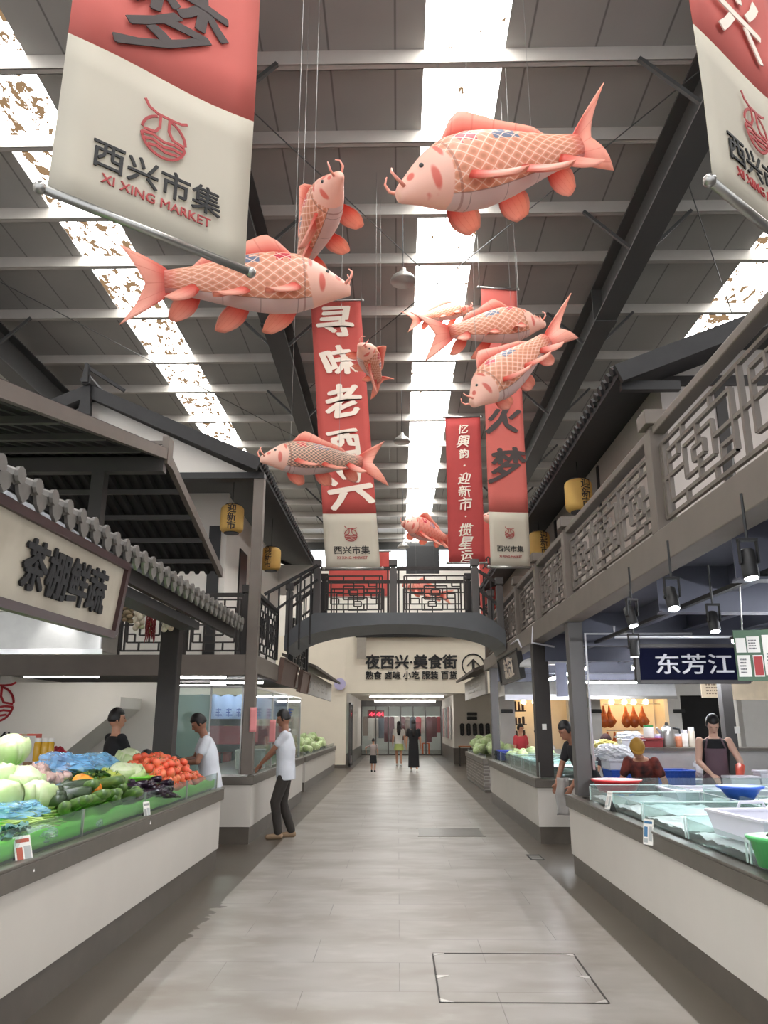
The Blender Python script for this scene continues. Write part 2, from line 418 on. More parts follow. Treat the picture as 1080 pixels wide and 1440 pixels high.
# passage behind it
mb = MB(); mb.bx(-2.05, -1.95, 30.25, 42, 0, 2.75); mb.bx(-2.0, -1.94, 30.3, 42, .0, .55); mb.struct('wall_passage_left', WHITE)
mb = MB(); mb.bx(2.3, 6, 33.3, 33.5, 0, 2.75); mb.bx(2.3, 2.45, 33.5, 42, 0, 2.75); mb.struct('wall_passage_right', WHITE)
mb = MB(); mb.bx(2.26, 2.3, 33.26, 42, 0, .62); mb.bx(2.3, 6, 33.26, 33.3, 0, .62); mb.struct('baseboard_right', PLINTH)
mb = MB(); mb.bx(-2.4, -1.93, 29.97, 30.0, 0, .12); mb.bx(-1.95, -1.91, 30, 42, 0, .5); mb.struct('baseboard_left', PLINTH)
MB().bx(-2.05, 6, 30.25, 42, 2.75, 2.85).struct('ceiling_passage', WHITE)
mb = MB()
mb.bx(-1.95, 2.3, 41.95, 42.05, 2.45, 2.75)
for x in (-1.95, -1.2, -.55, .1, .75, 1.4, 2.2): mb.bx(x, x+.06, 41.95, 42.05, 0, 2.45)
mb.bx(-1.95, 2.3, 41.95, 42.05, 0, .06); dr = mb.struct('door_1', STEELGREY)
h = MB()
for x in (.02, .2): h.tube([(x, 41.9, .9), (x, 41.9, 1.5)], .018, 8)
h.build('door_handle', STAIN, dr)
MB().bx(-1.9, 2.25, 41.99, 42.0, .06, 2.45).struct('window_6', glass('door_glass', (240, 246, 246), .03))
mb = MB()   # open folded door leaf on the left of the passage
mb.bx(-1.86, -1.8, 30.3, 31.6, .12, 2.3); dl = mb.struct('door_2', GLASSG)
f = MB()
for y in (30.28, 31.58): f.bx(-1.87, -1.79, y, y+.05, .02, 2.36)
f.bx(-1.87, -1.79, 30.28, 31.63, 2.3, 2.36); f.bx(-1.87, -1.79, 30.28, 31.63, .06, .14); f.build('door_frame', STEELGREY, dl)
# beyond the glass doors: a clothes lane
MB().bx(-6, 6, 50, 50.2, 0, 4).struct('wall_lane', mat('lane_wall', (206, 202, 196), .8))
MB().bx(-6, 6, 42.2, 50, 3.2, 3.3).struct('ceiling_lane', WHITE)
# back and side walls of the left stalls
MB().bx(-9.2, -9, -3, 14.2, 0, 2.57).struct('wall_stall_left', WHITE)
mb = MB(); mb.bx(-9, -4.2, 14.0, 14.2, 0, 2.3); mb.struct('wall_stall_back', WHITE)
# sloping underside of a stair behind the vegetable stall
mb = MB()
a, b_ = at(52, 1092, Y=13.6), at(190, 982, Y=13.6)
dx = b_-a; ext0 = a-dx*.5
mb.prism([(ext0.x, ext0.z), (b_.x, b_.z), (b_.x, b_.z-.18), (ext0.x, ext0.z-.18)], 12.9, 13.95, 'y')
mb.struct('stair_soffit_slab', WHITE)
# hall walls behind the far left and right stalls
MB().bx(-7.2, -7, 14.2, 30, 0, 4.8).struct('wall_far_left', WHITE)
# ================================================================== mezzanines, houses, bridge
def lattice(w, h, t=.028):
    """fretwork panel in local x (along) and z; returns bars (x0,z0,x1,z1)"""
    B = []
    def rect(a, b, c, d): B.extend([(a, b, c, b), (a, d, c, d), (a, b, a, d), (c, b, c, d)])
    rect(0, 0, w, h); B.extend([(.05, 0, .05, h), (w-.05, 0, w-.05, h)])
    n = max(1, round(w/1.15)); c = w/n
    for k in range(n):
        x = k*c
        rect(x+.10*c, .16*h, x+.90*c, .84*h)
        rect(x+.32*c, .30*h, x+.68*c, .70*h)
        B += [(x+.10*c, .5*h, x+.32*c, .5*h), (x+.68*c, .5*h, x+.90*c, .5*h)]
        B += [(x+.5*c, .16*h, x+.5*c, .42*h), (x+.5*c, .58*h, x+.5*c, .84*h)]; rect(x+.43*c, .42*h, x+.57*c, .58*h)
        rect(x+.10*c, .16*h, x+.24*c, .32*h); rect(x+.76*c, .68*h, x+.90*c, .84*h)
        for q in (.32, .68): B.append((x+q*c, 0, x+q*c, .16*h)); B.append((x+q*c, .84*h, x+q*c, h))
        B += [(x, .5*h, x+.2*c, .5*h), (x+.8*c, .5*h, x+c, .5*h), (x+c, 0, x+c, h)]
    return B
def lattice_into(mb, o, d, w, h, t=.03):
    o = Vector(o); d = Vector(d).normalized(); up = Vector((0, 0, 1)); n = d.cross(up)
    for i, (a, b, c, e) in enumerate(lattice(w, h)):
        k = (t if a == c else t*.86)*(1-.017*(i % 9)); mb.bar(o+d*a+up*b, o+d*c+up*e, k, k, up=n)
def post_into(mb, p, w, h, cap=.03):
    x, y, z = p
    mb.bx(x-w/2, x+w/2, y-w/2, y+w/2, z, z+h-.16); mb.bx(x-w*.36, x+w*.36, y-w*.36, y+w*.36, z+h-.16, z+h-.12)
    mb.bx(x-w/2-cap, x+w/2+cap, y-w/2-cap, y+w/2+cap, z+h-.12, z+h)
# ---- right mezzanine
mb = MB(); mb.bx(2.15, 8, -2, 19.0, 2.86, 2.98); mb.struct('floor_mezzanine_right', mat('mezzanine_slab', (84, 86, 98), .7))
MB().bx(1.95, 2.15, -2, 18, 2.74, 2.99).struct('beam_right_fascia', TAUPE, bevel=.008)
JO = mat('blue_grey_joist', (88, 90, 104), .5, var=.06)
for x in (2.75, 3.4, 4.05, 4.7, 5.4, 6.1, 6.9):
    j = MB(); j.bx(x-.005, x+.005, -2, 18.9, 2.66, 2.86); j.bx(x-.05, x+.05, -2, 18.9, 2.65, 2.665); j.struct('joist_beam', JO)
for y in (3.2, 4.9, 6.4, 9.2, 11.5, 14.4, 17.2):
    j = MB(); j.bx(2.15, 8, y-.006, y+.006, 2.48, 2.86); j.bx(2.15, 8, y-.07, y+.07, 2.47, 2.485); j.struct('cross_beam', JO)
# railing along the right mezzanine edge
rl = thing('lattice_railing', 'long taupe fretwork railing along the upper floor at right', 'railing', (2.05, 8, 2.99))
PYS = [2.75, 5.75, 9.0, 11.0, 12.9, 15.2, 17.6]
for y in PYS:
    p = MB(); post_into(p, (2.03, y, 2.99), .15, .97); p.build('post', TAUPE, rl, bevel=.006)
for a, b_ in zip([-.2]+PYS, PYS):
    q = MB(); lattice_into(q, (2.03, a+.1, 3.08), (0, 1, 0), b_-a-.2, .58, .032)
    q.build('lattice_panel', TAUPE, rl)
    q = MB(); q.bx(1.98, 2.08, a+.07, b_-.07, 3.76, 3.83); q.build('handrail', TAUPE, rl, bevel=.01)
# columns standing on the right counters
def column(x0, x1, y0, y1, z0, z1, m, nm='column'): return MB().bx(x0, x1, y0, y1, z0, z1).struct(nm, m, bevel=.008)
column(1.98, 2.15, 9.1, 9.28, .825, 2.74, STEELGREY)
column(1.98, 2.2, 11.56, 11.76, .865, 2.74, DARKTIM)
column(1.98, 2.14, 17.0, 17.18, .865, 2.74, STEELGREY)
column(4.4, 4.55, 10.9, 11.05, 0, 2.47, STEELGREY)
# ---- right upper house
mb = MB(); mb.bx(3.0, 3.15, 8.2, 24, 2.98, 5.75); mb.bx(3.15, 8, 8.2, 8.35, 2.98, 5.75); mb.struct('wall_house_right', mat('house_wall', (196, 186, 178), .75, var=.03))
mb = MB(); mb.bx(2.98, 3.0, 11.0, 11.1, 2.98, 5.3); mb.bx(2.97, 3.0, 14.2, 14.32, 2.98, 5.3); mb.bx(3.0, 8, 8.17, 8.2, 5.3, 5.42); mb.bx(3.6, 3.72, 8.17, 8.2, 2.98, 5.3); mb.struct('trim_4', DARKTIM)
def tiled_roof(name, ex, ez, rx, rz, y0, y1, th=.1, soff=None):
    """one roof slope: eave at (ex,ez), ridge at (rx,rz), running from y0 to y1"""
    mb = MB(); mb.prism([(ex, ez), (rx, rz), (rx, rz+th), (ex, ez+th)], y0, y1, 'y')
    n = int((y1-y0)/.17); d = Vector((rx-ex, 0, rz-ez)); up = Vector((0, 0, th+.01))
    for i in range(n):
        y = y0+.08+i*.17; mb.tube([Vector((ex, y, ez))+up-d.normalized()*.05, Vector((rx, y, rz))+up], .055, 6)
    for y in (y0, y1): mb.bar((ex, y, ez+.03), (rx, y, rz+.03), .07, .2)
    return mb
tiled_roof('r', 2.32, 5.1, 6.5, 6.75, 7.5, 24).struct('roof_house_right', ROOFTILE)
mb = MB()
mb.bx(2.38, 3.0, 7.6, 7.68, 5.0, 5.1); mb.struct('trim_5', BLACKTIM)
# ---- left mezzanine and house (gable faces the viewer)
MB().bx(-9, -2.215, 11.44, 11.6, 2.27, 2.57).struct('beam_left_front', TAUPE, bevel=.008)
MB().bx(-9, -2.1, 11.6, 19, 2.42, 2.57).struct('floor_mezzanine_left', mat('mezzanine_slab_left', (96, 94, 92), .7))
MB().bx(-2.2, -2.07, 11.62, 18.6, 2.3, 2.57).struct('beam_left_side', TAUPE, bevel=.008)
column(-2.22, -2.06, 11.42, 11.58, .905, 5.3, TAUPE, 'column_house')
mb = MB(); mb.bx(-7, -2.95, 13.0, 13.12, 2.57, 5.5); mb.bx(-3.05, -2.95, 13.12, 19, 2.57, 5.45); mb.struct('wall_house_left', WHITE)
mb = MB(); mb.bx(-3.25, -3.05, 12.96, 13.0, 2.57, 4.9); mb.bx(-2.95, -2.92, 14.1, 14.75, 2.57, 4.75); mb.struct('trim_6', BLACKTIM)
w = MB(); lattice_into(w, (-2.93, 15.6, 2.95), (0, 1, 0), .9, 1.0, .03); wo = w.struct('window_7', DARKTIM)
# gable triangle, tie beam, roof
EX, EZ, RX, RZ = -2.1, 5.38, -4.85, 6.62
mb = MB(); mb.prism([(-2.25, 5.34), (RX, RZ-.04), (-7.6, 5.34)], 11.46, 11.56, 'y'); mb.struct('wall_gable', WHITE)
mb = MB(); mb.bx(-7.4, -2.06, 11.4, 11.6, 5.26, 5.36); mb.struct('beam_gable', BLACKTIM)
mb = tiled_roof('l', EX, EZ, RX, RZ, 11.2, 20.5)
mb2 = tiled_roof('l', -7.6, EZ, RX, RZ, 11.2, 20.5); mb.add(mb2.v, mb2.f)
mb.tube([(RX, 11.05, RZ+.16), (RX, 20.5, RZ+.16)], .09, 8)
mb.prism([(RX-.05, RZ+.1), (RX+.05, RZ+.1), (RX+.02, RZ+.42), (RX-.02, RZ+.42)], 11.0, 11.12, 'y'); mb.prism([(RX-.1, RZ-.4), (RX+.1, RZ-.4), (RX+.05, RZ+.1), (RX-.05, RZ+.1)], 11.1, 11.18, 'y')
mb.bar((RX, 11.1, RZ+.38), (RX+.55, 11.25, RZ+.05), .04, .05)
mb.struct('roof_house_left', ROOFTILE)
# wall further back on the left under the eave
mb = MB(); mb.bx(-2.95, -2.1, 18.9, 19.0, 4.65, 5.4); mb.struct('wall_left_end', WHITE)
# left railings
def railing(label, pts, z, h, m, group=None, posts=True, ph=.0, gap=.08):
    """railing of posts, handrails and lattice panels through pts"""
    r = thing('lattice_railing', label, 'railing', (pts[0][0], pts[0][1], z))
    if posts:
        for x, y in pts:
            p = MB(); post_into(p, (x, y, z), .11, h+.12, .015); p.build('post', m, r, bevel=.004)
    for (x0, y0), (x1, y1) in zip(pts, pts[1:]):
        a, b = Vector((x0, y0, z)), Vector((x1, y1, z)); d = (b-a).normalized(); L = (b-a).length-.16
        q = MB(); lattice_into(q, a+d*.08+Vector((0, 0, .08)), d, L, h-.18, .028); q.build('lattice_panel', m, r)
        q = MB(); q.bar(a+d*.06+Vector((0, 0, h-.03)), b-d*.06+Vector((0, 0, h-.03)), .07, .06); q.build('handrail', m, r)
    return r
railing('dark fretwork railing facing the entrance behind the tiled eave, upper left', [(-5.2, 11.72), (-4.25, 11.72), (-3.25, 11.72), (-2.3, 11.72)], 2.57, .95, DARKTIM)
railing('dark fretwork railing running back to the bridge, upper left', [(-2.16, 11.85), (-2.16, 13.9)], 2.6, .95, BLACKTIM, posts=False)
railing('dark fretwork railing beyond the bridge on the left floor', [(-2.16, 15.8), (-2.16, 18.4)], 2.6, .95, BLACKTIM)
# ---- arched footbridge
BR = mat('slate_painted_steel', (92, 95, 98), .5, var=.05)
br = thing('footbridge', 'slate grey arched footbridge with fretwork rails crossing the aisle', 'bridge', (0, 14.8, 2.85))
Y0, Y1 = 14.0, 15.6
top = [(-2.04, 3.12), (-1.78, 3.36), (-1.5, 3.53), (1.46, 3.53), (1.72, 3.38), (1.93, 3.2)]
bot = [(1.93, 2.86)]+[(1.93*math.cos(PI*i/16), 2.86+.46*math.sin(PI*i/16)**.9) for i in range(1, 16)]+[(-2.04, 2.86)]
MB().prism(top+bot, Y0, Y1, 'y').build('deck', BR, br)
def zt(x): return 3.53 if -1.5 <= x <= 1.46 else (3.53-(abs(x)-1.48)*.75)
for y in (Y0+.1, Y1-.1):
    for x in (-1.48, -.08, 1.42):
        p = MB(); post_into(p, (x, y, 3.52), .13, 1.0, .012); p.build('post', BLACKTIM if y > 15 else STEELGREY, br, bevel=.005)
    for x in (-1.98, 1.86):
        p = MB(); post_into(p, (x, y, zt(abs(x))-.02), .12, .95, .012); p.build('post', STEELGREY, br, bevel=.005)
    for a, b_ in ((-1.33, -.28), (.12, 1.27)):
        q = MB(); lattice_into(q, (a, y, 3.6), (1, 0, 0), b_-a, .62, .028)
        for x in (a-.1, b_+.1): q.bar((x, y, 3.53), (x, y, 4.32), .03, .03, up=(0, 1, 0))
        q.build('lattice_panel', DARKTIM, br)
    q = MB(); q.bar((-1.42, y, 4.36), (-.14, y, 4.36), .07, .06); q.bar((-.02, y, 4.36), (1.36, y, 4.36), .07, .06)
    q.bar((-1.48, y, 4.36), (-2.0, y, 4.0), .06, .05); q.bar((1.42, y, 4.36), (1.86, y, 4.05), .06, .05)
    q.bar((-1.48, y, 4.0), (-2.0, y, 3.6), .04, .04); q.bar((1.42, y, 4.0), (1.86, y, 3.66), .04, .04)
    q.build('handrail', DARKTIM, br)
    for s in (-1, 1):
        for k in range(1, 4):
            x = s*(1.45+.13*k); q = MB(); q.bar((x, y, zt(abs(x))), (x, y, 4.33-.7*(abs(x)-1.45)), .025, .025, up=(0, 1, 0)); q.build('baluster', BLACKTIM, br)
# open stair rail climbing to the bridge from the left floor
st = thing('stair_railing', 'thin dark stair rail sloping up beside the bridge at left', 'railing', (-2.3, 14.2, 2.6))
q = MB(); q.bar(at(447, 795, Y=13.86), at(372, 836, Y=13.86), .06, .05); q.bar(at(447, 815, Y=13.86), at(385, 860, Y=13.86), .04, .04); q.build('handrail', BLACKTIM, st)
for k in range(5):
    f = k/5+.12; a = at(447-75*f, 795+41*f, Y=13.86); q = MB(); q.bar(a, (a.x, a.y, 3.0-.45*f), .03, .03, up=(0, 1, 0)); q.build('baluster', BLACKTIM, st)
# ---- lean kiosk roof over the vegetable stall: ridge across, two gentle slopes, tiles seen from below
kr = thing('kiosk_roof', 'dark tiled kiosk roof on steel frame above the vegetable stall', 'roof', (-4.2, 8.2, 2.6))
XV, YR, ZRg, YE, ZE, YN, ZN = -2.6, 8.2, 4.50, 11.2, 3.70, 3.6, 3.45
for (ya, za, yb, zb, nm) in ((YR, ZRg, YE, ZE, 'a'), (YN, ZN, YR, ZRg, 'b')):
    q = MB(); sl = (zb-za)/(yb-ya)
    q.prism([(ya, za+.06), (yb, zb+.06), (yb, zb+.1), (ya, za+.1)], -7.4, XV, 'x')
    for i in range(32):
        x = -7.3+i*.15; q.tube([(x, ya, za+.05), (x, yb, zb+.05)], .045, 6)
    q.build('tile_slope', ROOFTILE, kr)
    for k in range(5):
        f = (k+.15)/5; y = ya+(yb-ya)*f; q = MB(); q.bx(-7.4, XV-.02, y-.02, y+.02, za+sl*(y-ya)-.06, za+sl*(y-ya)); q.build('batten', STEELGREY, kr)
    q = MB(); q.bar((XV, ya, za+.02), (XV, yb, zb+.02), .06, .12); q.build('verge_beam', TAUPE, kr)
q = MB(); q.bx(-7.4, XV, YR-.06, YR+.06, ZRg-.2, ZRg-.03); q.build('ridge_beam', STEELGREY, kr)
q = MB(); q.bx(-7.4, XV+.02, YR+.1, YR+.14, ZRg+.18, ZRg+.22); q.bx(XV-.037, XV+.037, YR-.04, YR+.14, ZRg-.1, ZRg+.22); q.build('ridge_cap', TAUPE, kr)
for x in (-3.32, -6.2):
    q = MB(); q.bx(x-.07, x+.07, YR-.07, YR+.07, 2.4, ZRg-.2); q.build('post', STEELGREY, kr)
# ---- tiled eave along the aisle over the vegetable stall
ev = thing('tile_eave', 'narrow grey tiled eave with drip tiles above the stall sign', 'eave', (-2.1, 6, 2.6))
q = MB(); q.prism([(-1.95, 2.74), (-2.7, 3.02), (-2.7, 3.06), (-1.95, 2.78)], 2.0, 9.75, 'y'); q.build('eave_board', ROOFTILE, ev)
q = MB(); q.bx(-2.09, -2.04, 2.0, 9.75, 2.63, 2.75); q.build('fascia', DARKTIM, ev)
tm = mat('pale_grey_drip_tile', (114, 110, 105), .55, var=.12, scale=12)
q = MB()
for i in range(38):
    y = 2.1+i*.2
    q.tube([(-1.92, y, 2.80), (-2.7, y, 3.09)], .042, 8); q.lathe([(.0, 0), (.046, .0), (.046, .02), (0, .02)], 10, Matrix.Translation((-1.915, y, 2.81)) @ Matrix.Rotation(PI/2, 4, 'Y'))
q.build('cover_tiles', tm, ev)
q = MB()
for i in range(38):
    y = 2.2+i*.2; q.prism([(y-.08, 2.80), (y+.08, 2.80), (y+.05, 2.73), (y, 2.69), (y-.05, 2.73)], -1.945, -1.925, 'x')
q.build('drip_tiles', tm, ev)
# dark timber post under the eave
MB().bx(-2.94, -2.71, 9.62, 9.83, 0, 3.0).struct('column_timber', DARKTIM, bevel=.01)
MB().bx(-2.3, -2.1, 2, 8.2, 2.55, 2.63).struct('beam_eave', BLACKTIM)
# ================================================================== carp lanterns
def skin_mat(name, nu, nv, core, rim, hard):
    # scales: two interleaved grids of cells, dark in the middle with a pale rim
    m, t, b = new_mat(name)
    uv = N(t, 'ShaderNodeUVMap'); sp = N(t, 'ShaderNodeSeparateXYZ'); t.links.new(uv.outputs[0], sp.inputs[0])
    U, V = sp.outputs[0], sp.outputs[1]
    pu, pv = math_(t, 'MULTIPLY', U, nu), math_(t, 'MULTIPLY', V, nv)
    def cell(off):
        a = math_(t, 'SUBTRACT', math_(t, 'FRACT', math_(t, 'ADD', pu, off)), .5); c = math_(t, 'SUBTRACT', math_(t, 'FRACT', math_(t, 'ADD', pv, off)), .5)
        return math_(t, 'SQRT', math_(t, 'ADD', math_(t, 'MULTIPLY', a, a), math_(t, 'MULTIPLY', c, c)))
    d = math_(t, 'MINIMUM', cell(0), cell(.5))
    dA, dB = cell(0), cell(.5); df = math_(t, 'ABSOLUTE', math_(t, 'SUBTRACT', dA, dB))
    edge = math_(t, 'MAXIMUM', smooth(t, df, .11, .03), smooth(t, d, .40, .47)) if not hard else smooth(t, d, .28, .34)
    c0 = mix(t, smooth(t, d, .05, .36), lin(core), lin(tuple(min(255, x+22) for x in core)))
    def box(u0, u1, v0, v1):
        nz = N(t, 'ShaderNodeTexWhiteNoise', noise_dimensions='2D'); cm = N(t, 'ShaderNodeCombineXYZ')
        t.links.new(math_(t, 'ROUND', math_(t, 'MULTIPLY', U, nu*2)), cm.inputs[0]); t.links.new(math_(t, 'ROUND', math_(t, 'MULTIPLY', V, nv*2)), cm.inputs[1]); t.links.new(cm.outputs[0], nz.inputs[0])
        k = math_(t, 'MULTIPLY', math_(t, 'GREATER_THAN', U, u0), math_(t, 'LESS_THAN', U, u1))
        k = math_(t, 'MULTIPLY', k, math_(t, 'MULTIPLY', math_(t, 'GREATER_THAN', V, v0), math_(t, 'LESS_THAN', V, v1)))
        return math_(t, 'MULTIPLY', k, math_(t, 'GREATER_THAN', nz.outputs[0], .12))
    c0 = mix(t, box(.33, .42, .16, .34), c0, lin((205, 60, 76)))
    c0 = mix(t, box(.50, .64, .14, .36), c0, lin((112, 126, 150)))
    col = mix(t, edge, c0, lin(rim))
    # flush of red towards the fin roots, plain belly, painted head
    co = N(t, 'ShaderNodeTexCoord'); nz = N(t, 'ShaderNodeTexNoise'); nz.inputs['Scale'].default_value = 5; t.links.new(co.outputs['Object'], nz.inputs['Vector'])
    belly = smooth(t, V, .775, .79)
    col = mix(t, belly, col, lin((226, 208, 204)))
    seam = math_(t, 'LESS_THAN', math_(t, 'ABSOLUTE', math_(t, 'SUBTRACT', V, .782)), .006)
    seam2 = math_(t, 'MULTIPLY', math_(t, 'LESS_THAN', math_(t, 'ABSOLUTE', math_(t, 'SUBTRACT', math_(t, 'FRACT', math_(t, 'MULTIPLY', U, 5)), .5)), .012), belly)
    col = mix(t, math_(t, 'MULTIPLY', math_(t, 'MAXIMUM', seam, seam2), .55), col, lin((120, 100, 96)))
    head = smooth(t, math_(t, 'ADD', U, math_(t, 'MULTIPLY', math_(t, 'ABSOLUTE', math_(t, 'SUBTRACT', V, .45)), .08)), .255, .245)
    def ell(u0, v0, ru, rv):
        a = math_(t, 'DIVIDE', math_(t, 'SUBTRACT', U, u0), ru); c = math_(t, 'DIVIDE', math_(t, 'SUBTRACT', V, v0), rv)
        return smooth(t, math_(t, 'ADD', math_(t, 'MULTIPLY', a, a), math_(t, 'MULTIPLY', c, c)), 1.2, .4)
    blot = math_(t, 'MAXIMUM', math_(t, 'MAXIMUM', ell(.165, .56, .02, .17), ell(.225, .26, .014, .12)), ell(.07, .3, .02, .1))
    hc = mix(t, math_(t, 'MAXIMUM', blot, smooth(t, nz.outputs[0], .62, .72)), lin((250, 208, 190)), lin((228, 126, 112)))
    col = mix(t, head, col, hc)
    gill = math_(t, 'LESS_THAN', math_(t, 'ABSOLUTE', math_(t, 'SUBTRACT', U, .262)), .006)
    col = mix(t, math_(t, 'MULTIPLY', gill, .5), col, lin((150, 90, 74)))
    tail = smooth(t, U, .9, 1.0); col = mix(t, math_(t, 'MULTIPLY', tail, .7), col, lin((222, 96, 84)))
    t.links.new(col, b.inputs['Base Color']); b.inputs['Roughness'].default_value = .5
    tr = N(t, 'ShaderNodeBsdfTranslucent'); t.links.new(col, tr.inputs[0]); mx = N(t, 'ShaderNodeMixShader'); mx.inputs[0].default_value = .3
    t.links.new(b.outputs[0], mx.inputs[1]); t.links.new(tr.outputs[0], mx.inputs[2]); t.links.new(mx.outputs[0], t.nodes['Material Output'].inputs[0])
    return m
def fin_mat():
    m, t, b = new_mat('silk_fin')
    uv = N(t, 'ShaderNodeUVMap'); sp = N(t, 'ShaderNodeSeparateXYZ'); t.links.new(uv.outputs[0], sp.inputs[0])
    ray = math_(t, 'LESS_THAN', math_(t, 'ABSOLUTE', math_(t, 'SUBTRACT', math_(t, 'FRACT', math_(t, 'MULTIPLY', sp.outputs[1], 5)), .5)), .04)
    col = mix(t, smooth(t, sp.outputs[0], .0, .75), lin((224, 92, 78)), lin((250, 190, 170)))
    col = mix(t, math_(t, 'MULTIPLY', ray, .3), col, lin((206, 96, 84)))
    t.links.new(col, b.inputs['Base Color']); b.inputs['Roughness'].default_value = .5
    tr = N(t, 'ShaderNodeBsdfTranslucent'); t.links.new(col, tr.inputs[0]); mx = N(t, 'ShaderNodeMixShader'); mx.inputs[0].default_value = .4
    t.links.new(b.outputs[0], mx.inputs[1]); t.links.new(tr.outputs[0], mx.inputs[2]); t.links.new(mx.outputs[0], t.nodes['Material Output'].inputs[0])
    return m
FIN = fin_mat(); EYEM = mat('grey_eye', (70, 74, 72), .3, var=0); PALEF = mat('pale_pink_silk', (240, 160, 142), .5, var=.05)
SKIN = [skin_mat('scale_silk', 14, 9, (214, 152, 122), (253, 226, 208), 0), skin_mat('lattice_scale_silk', 22, 15, (136, 122, 112), (248, 204, 176), 1), skin_mat('plain_scale_silk', 12, 5, (236, 150, 132), (240, 176, 156), 0)]
PROF = [(0, .026), (.015, .038), (.06, .058), (.12, .088), (.2, .127), (.3, .158), (.42, .166), (.55, .152), (.7, .118), (.85, .082), (1, .06)]
def interp(tab, u):
    for (a, x), (b, y) in zip(tab, tab[1:]):
        if u <= b: return x+(y-x)*(u-a)/(b-a)
    return tab[-1][1]
def fish(label, nose, tail, up=(0, 0, 1), bend=0.0, skin=0, fat=1.0, tl=.3, tspread=.2, tdir=0.0, wires=True, pect=1, tside=0, tup=0):
    nose, tail = Vector(nose), Vector(tail); L = (tail-nose).length; a = (tail-nose)/L
    up = Vector(up); n = a.cross(up).normalized(); up = n.cross(a).normalized()
    def sp(u): return nose+a*L*u+n*(bend*L*4*u*(1-u))
    def tan(u): return (sp(min(1, u+.02))-sp(max(0, u-.02))).normalized()
    def side(u): return tan(u).cross(up).normalized()
    def surf(u, ph):
        h = interp(PROF, u)*L*fat; c, s_ = math.cos(ph), math.sin(ph)
        hz = h*(1.0 if c > 0 else .9); w = h*.74
        droop = -.03*L*max(0, 1-u/.25)**2
        return sp(u)+up*(c*hz+droop)+side(u)*(s_*w)
    o = thing('carp_lantern', label, 'fish lantern', tuple(sp(.5)), 0, 'silk carp lanterns hung over the aisle')
    US = [0, .015, .04, .08, .12, .16, .2, .235, .26, .3, .36, .42, .5, .58, .66, .74, .82, .9, .96, 1]
    nv = 20; vs = []; us = []; fs = []
    for u in US:
        for j in range(nv+1):
            ph = 2*PI*j/nv; vs.append(surf(u, ph)); us.append((u, 1-abs(1-2*j/nv) if False else (2*j/nv if j <= nv/2 else 2-2*j/nv)))
    for i in range(len(US)-1):
        for j in range(nv): fs.append((i*(nv+1)+j, (i+1)*(nv+1)+j, (i+1)*(nv+1)+j+1, i*(nv+1)+j+1))
    fs.append(tuple(range(nv))); k = (len(US)-1)*(nv+1); fs.append(tuple(k+j for j in range(nv)))
    MB().add(vs, fs, None, us).build('body', SKIN[skin], o, smooth=True)
    def finmesh(name, base, d, width, wd, ln, curl=.12, cup=.0):
        d = Vector(d).normalized(); wd = Vector(wd); wd = (wd-d*wd.dot(d)).normalized(); nn = d.cross(wd)
        def f(u, v):
            q = 2*v-1; w = width*(.42+.75*math.sin(PI*min(.97, .12+u*.83)))*.62
            return base+d*ln*(u-.1*q*q*u)+wd*w*q+nn*ln*(curl*u*u+.25*cup*(1-q*q))
        return MB().grid(f, 7, 6).build(name, FIN, o, smooth=True, thick=.006)
    # dorsal fin
    def dors(u, v):
        uu = .3+.56*u; hh = interp([(0, .005), (.1, .13), (.22, .115), (.5, .07), (.85, .05), (1, .008)], u)*L
        p = surf(uu, 0); return p+up*(hh*v-.01*L)+tan(uu)*hh*.55*v
    MB().grid(dors, 14, 3, uv=lambda u, v: (v*.8, u)).build('dorsal_fin', FIN, o, smooth=True, thick=.006)
    # tail fin
    t1 = tan(1); s1 = side(1); td = (t1+s1*tside+up*tup).normalized(); tu = (up+t1*tdir).normalized()
    def tf(u, v):
        q = 2*v-1; ln = tl*L*(.5+.5*abs(q)**1.1)
        return sp(1)-t1*.03*L+td*ln*u+tu*q*L*(.06+(tspread-.06)*u**.85)+s1*L*.035*math.sin(PI*v*2)*u
    MB().grid(tf, 8, 12).build('tail_fin', FIN, o, smooth=True, thick=.008)
    for sg in (-1, 1):
        for nm, u, ln, w, ph in (('pectoral_fin', .33, .25, .1, 2.1), ('pelvic_fin', .60, .24, .1, 2.3), ('anal_fin', .86, .2, .085, 2.45)):
            p = surf(u, ph*sg)-up*0; out = (side(u)*sg*(.75 if nm != 'anal_fin' else .35)-up*.75+tan(u)*.75)
            finmesh(nm, p-out.normalized()*.02*L, out, w*L, tan(u)-up*.3, ln*L*pect, .15*sg, .5*sg)
    for sg in (-1, 1):
        p = surf(.03, 1.2*sg); q = MB(); q.tube([p, p-a*.03*L+up*.03*L+n*.02*sg*L, p-a*.04*L+up*.065*L+n*.015*sg*L, p-a*.025*L+up*.09*L], [.009*L, .008*L, .006*L, .003*L], 6); q.build('barbel', PALEF, o, smooth=True)
        q = MB(); q.ball(surf(.13, .95*sg), .0115*L, 10, 6); q.build('eye', EYEM, o, smooth=True)
    if wires:
        for u in (.3, .78):
            p = surf(u, 0); q = MB(); q.tube([p, (p.x, p.y, 9.6)], .0018, 4); q.build('hanging_wire', WIRE, o)
    return o
def lvl(a, b, z, dz=0): return at(a[0], a[1], Z=z), at(b[0], b[1], Z=z+dz)
fish('largest pink carp lantern, nose down-left with tail fin raised, upper right of the skylight', at(556, 268, Y=5.3), at(812, 208, Y=5.75), up=(-.05, -.12, 1), skin=0, fat=1.12, tl=.34, tspread=.24, tdir=.35, tside=-.2, tup=.32)
nB, tB = lvl((476, 240), (424, 374), 6.5, -.1)
fish('pink carp lantern seen from below with white belly and nose pointing up', nB, tB, up=(-.55, -.1, .85), skin=0, fat=.95)
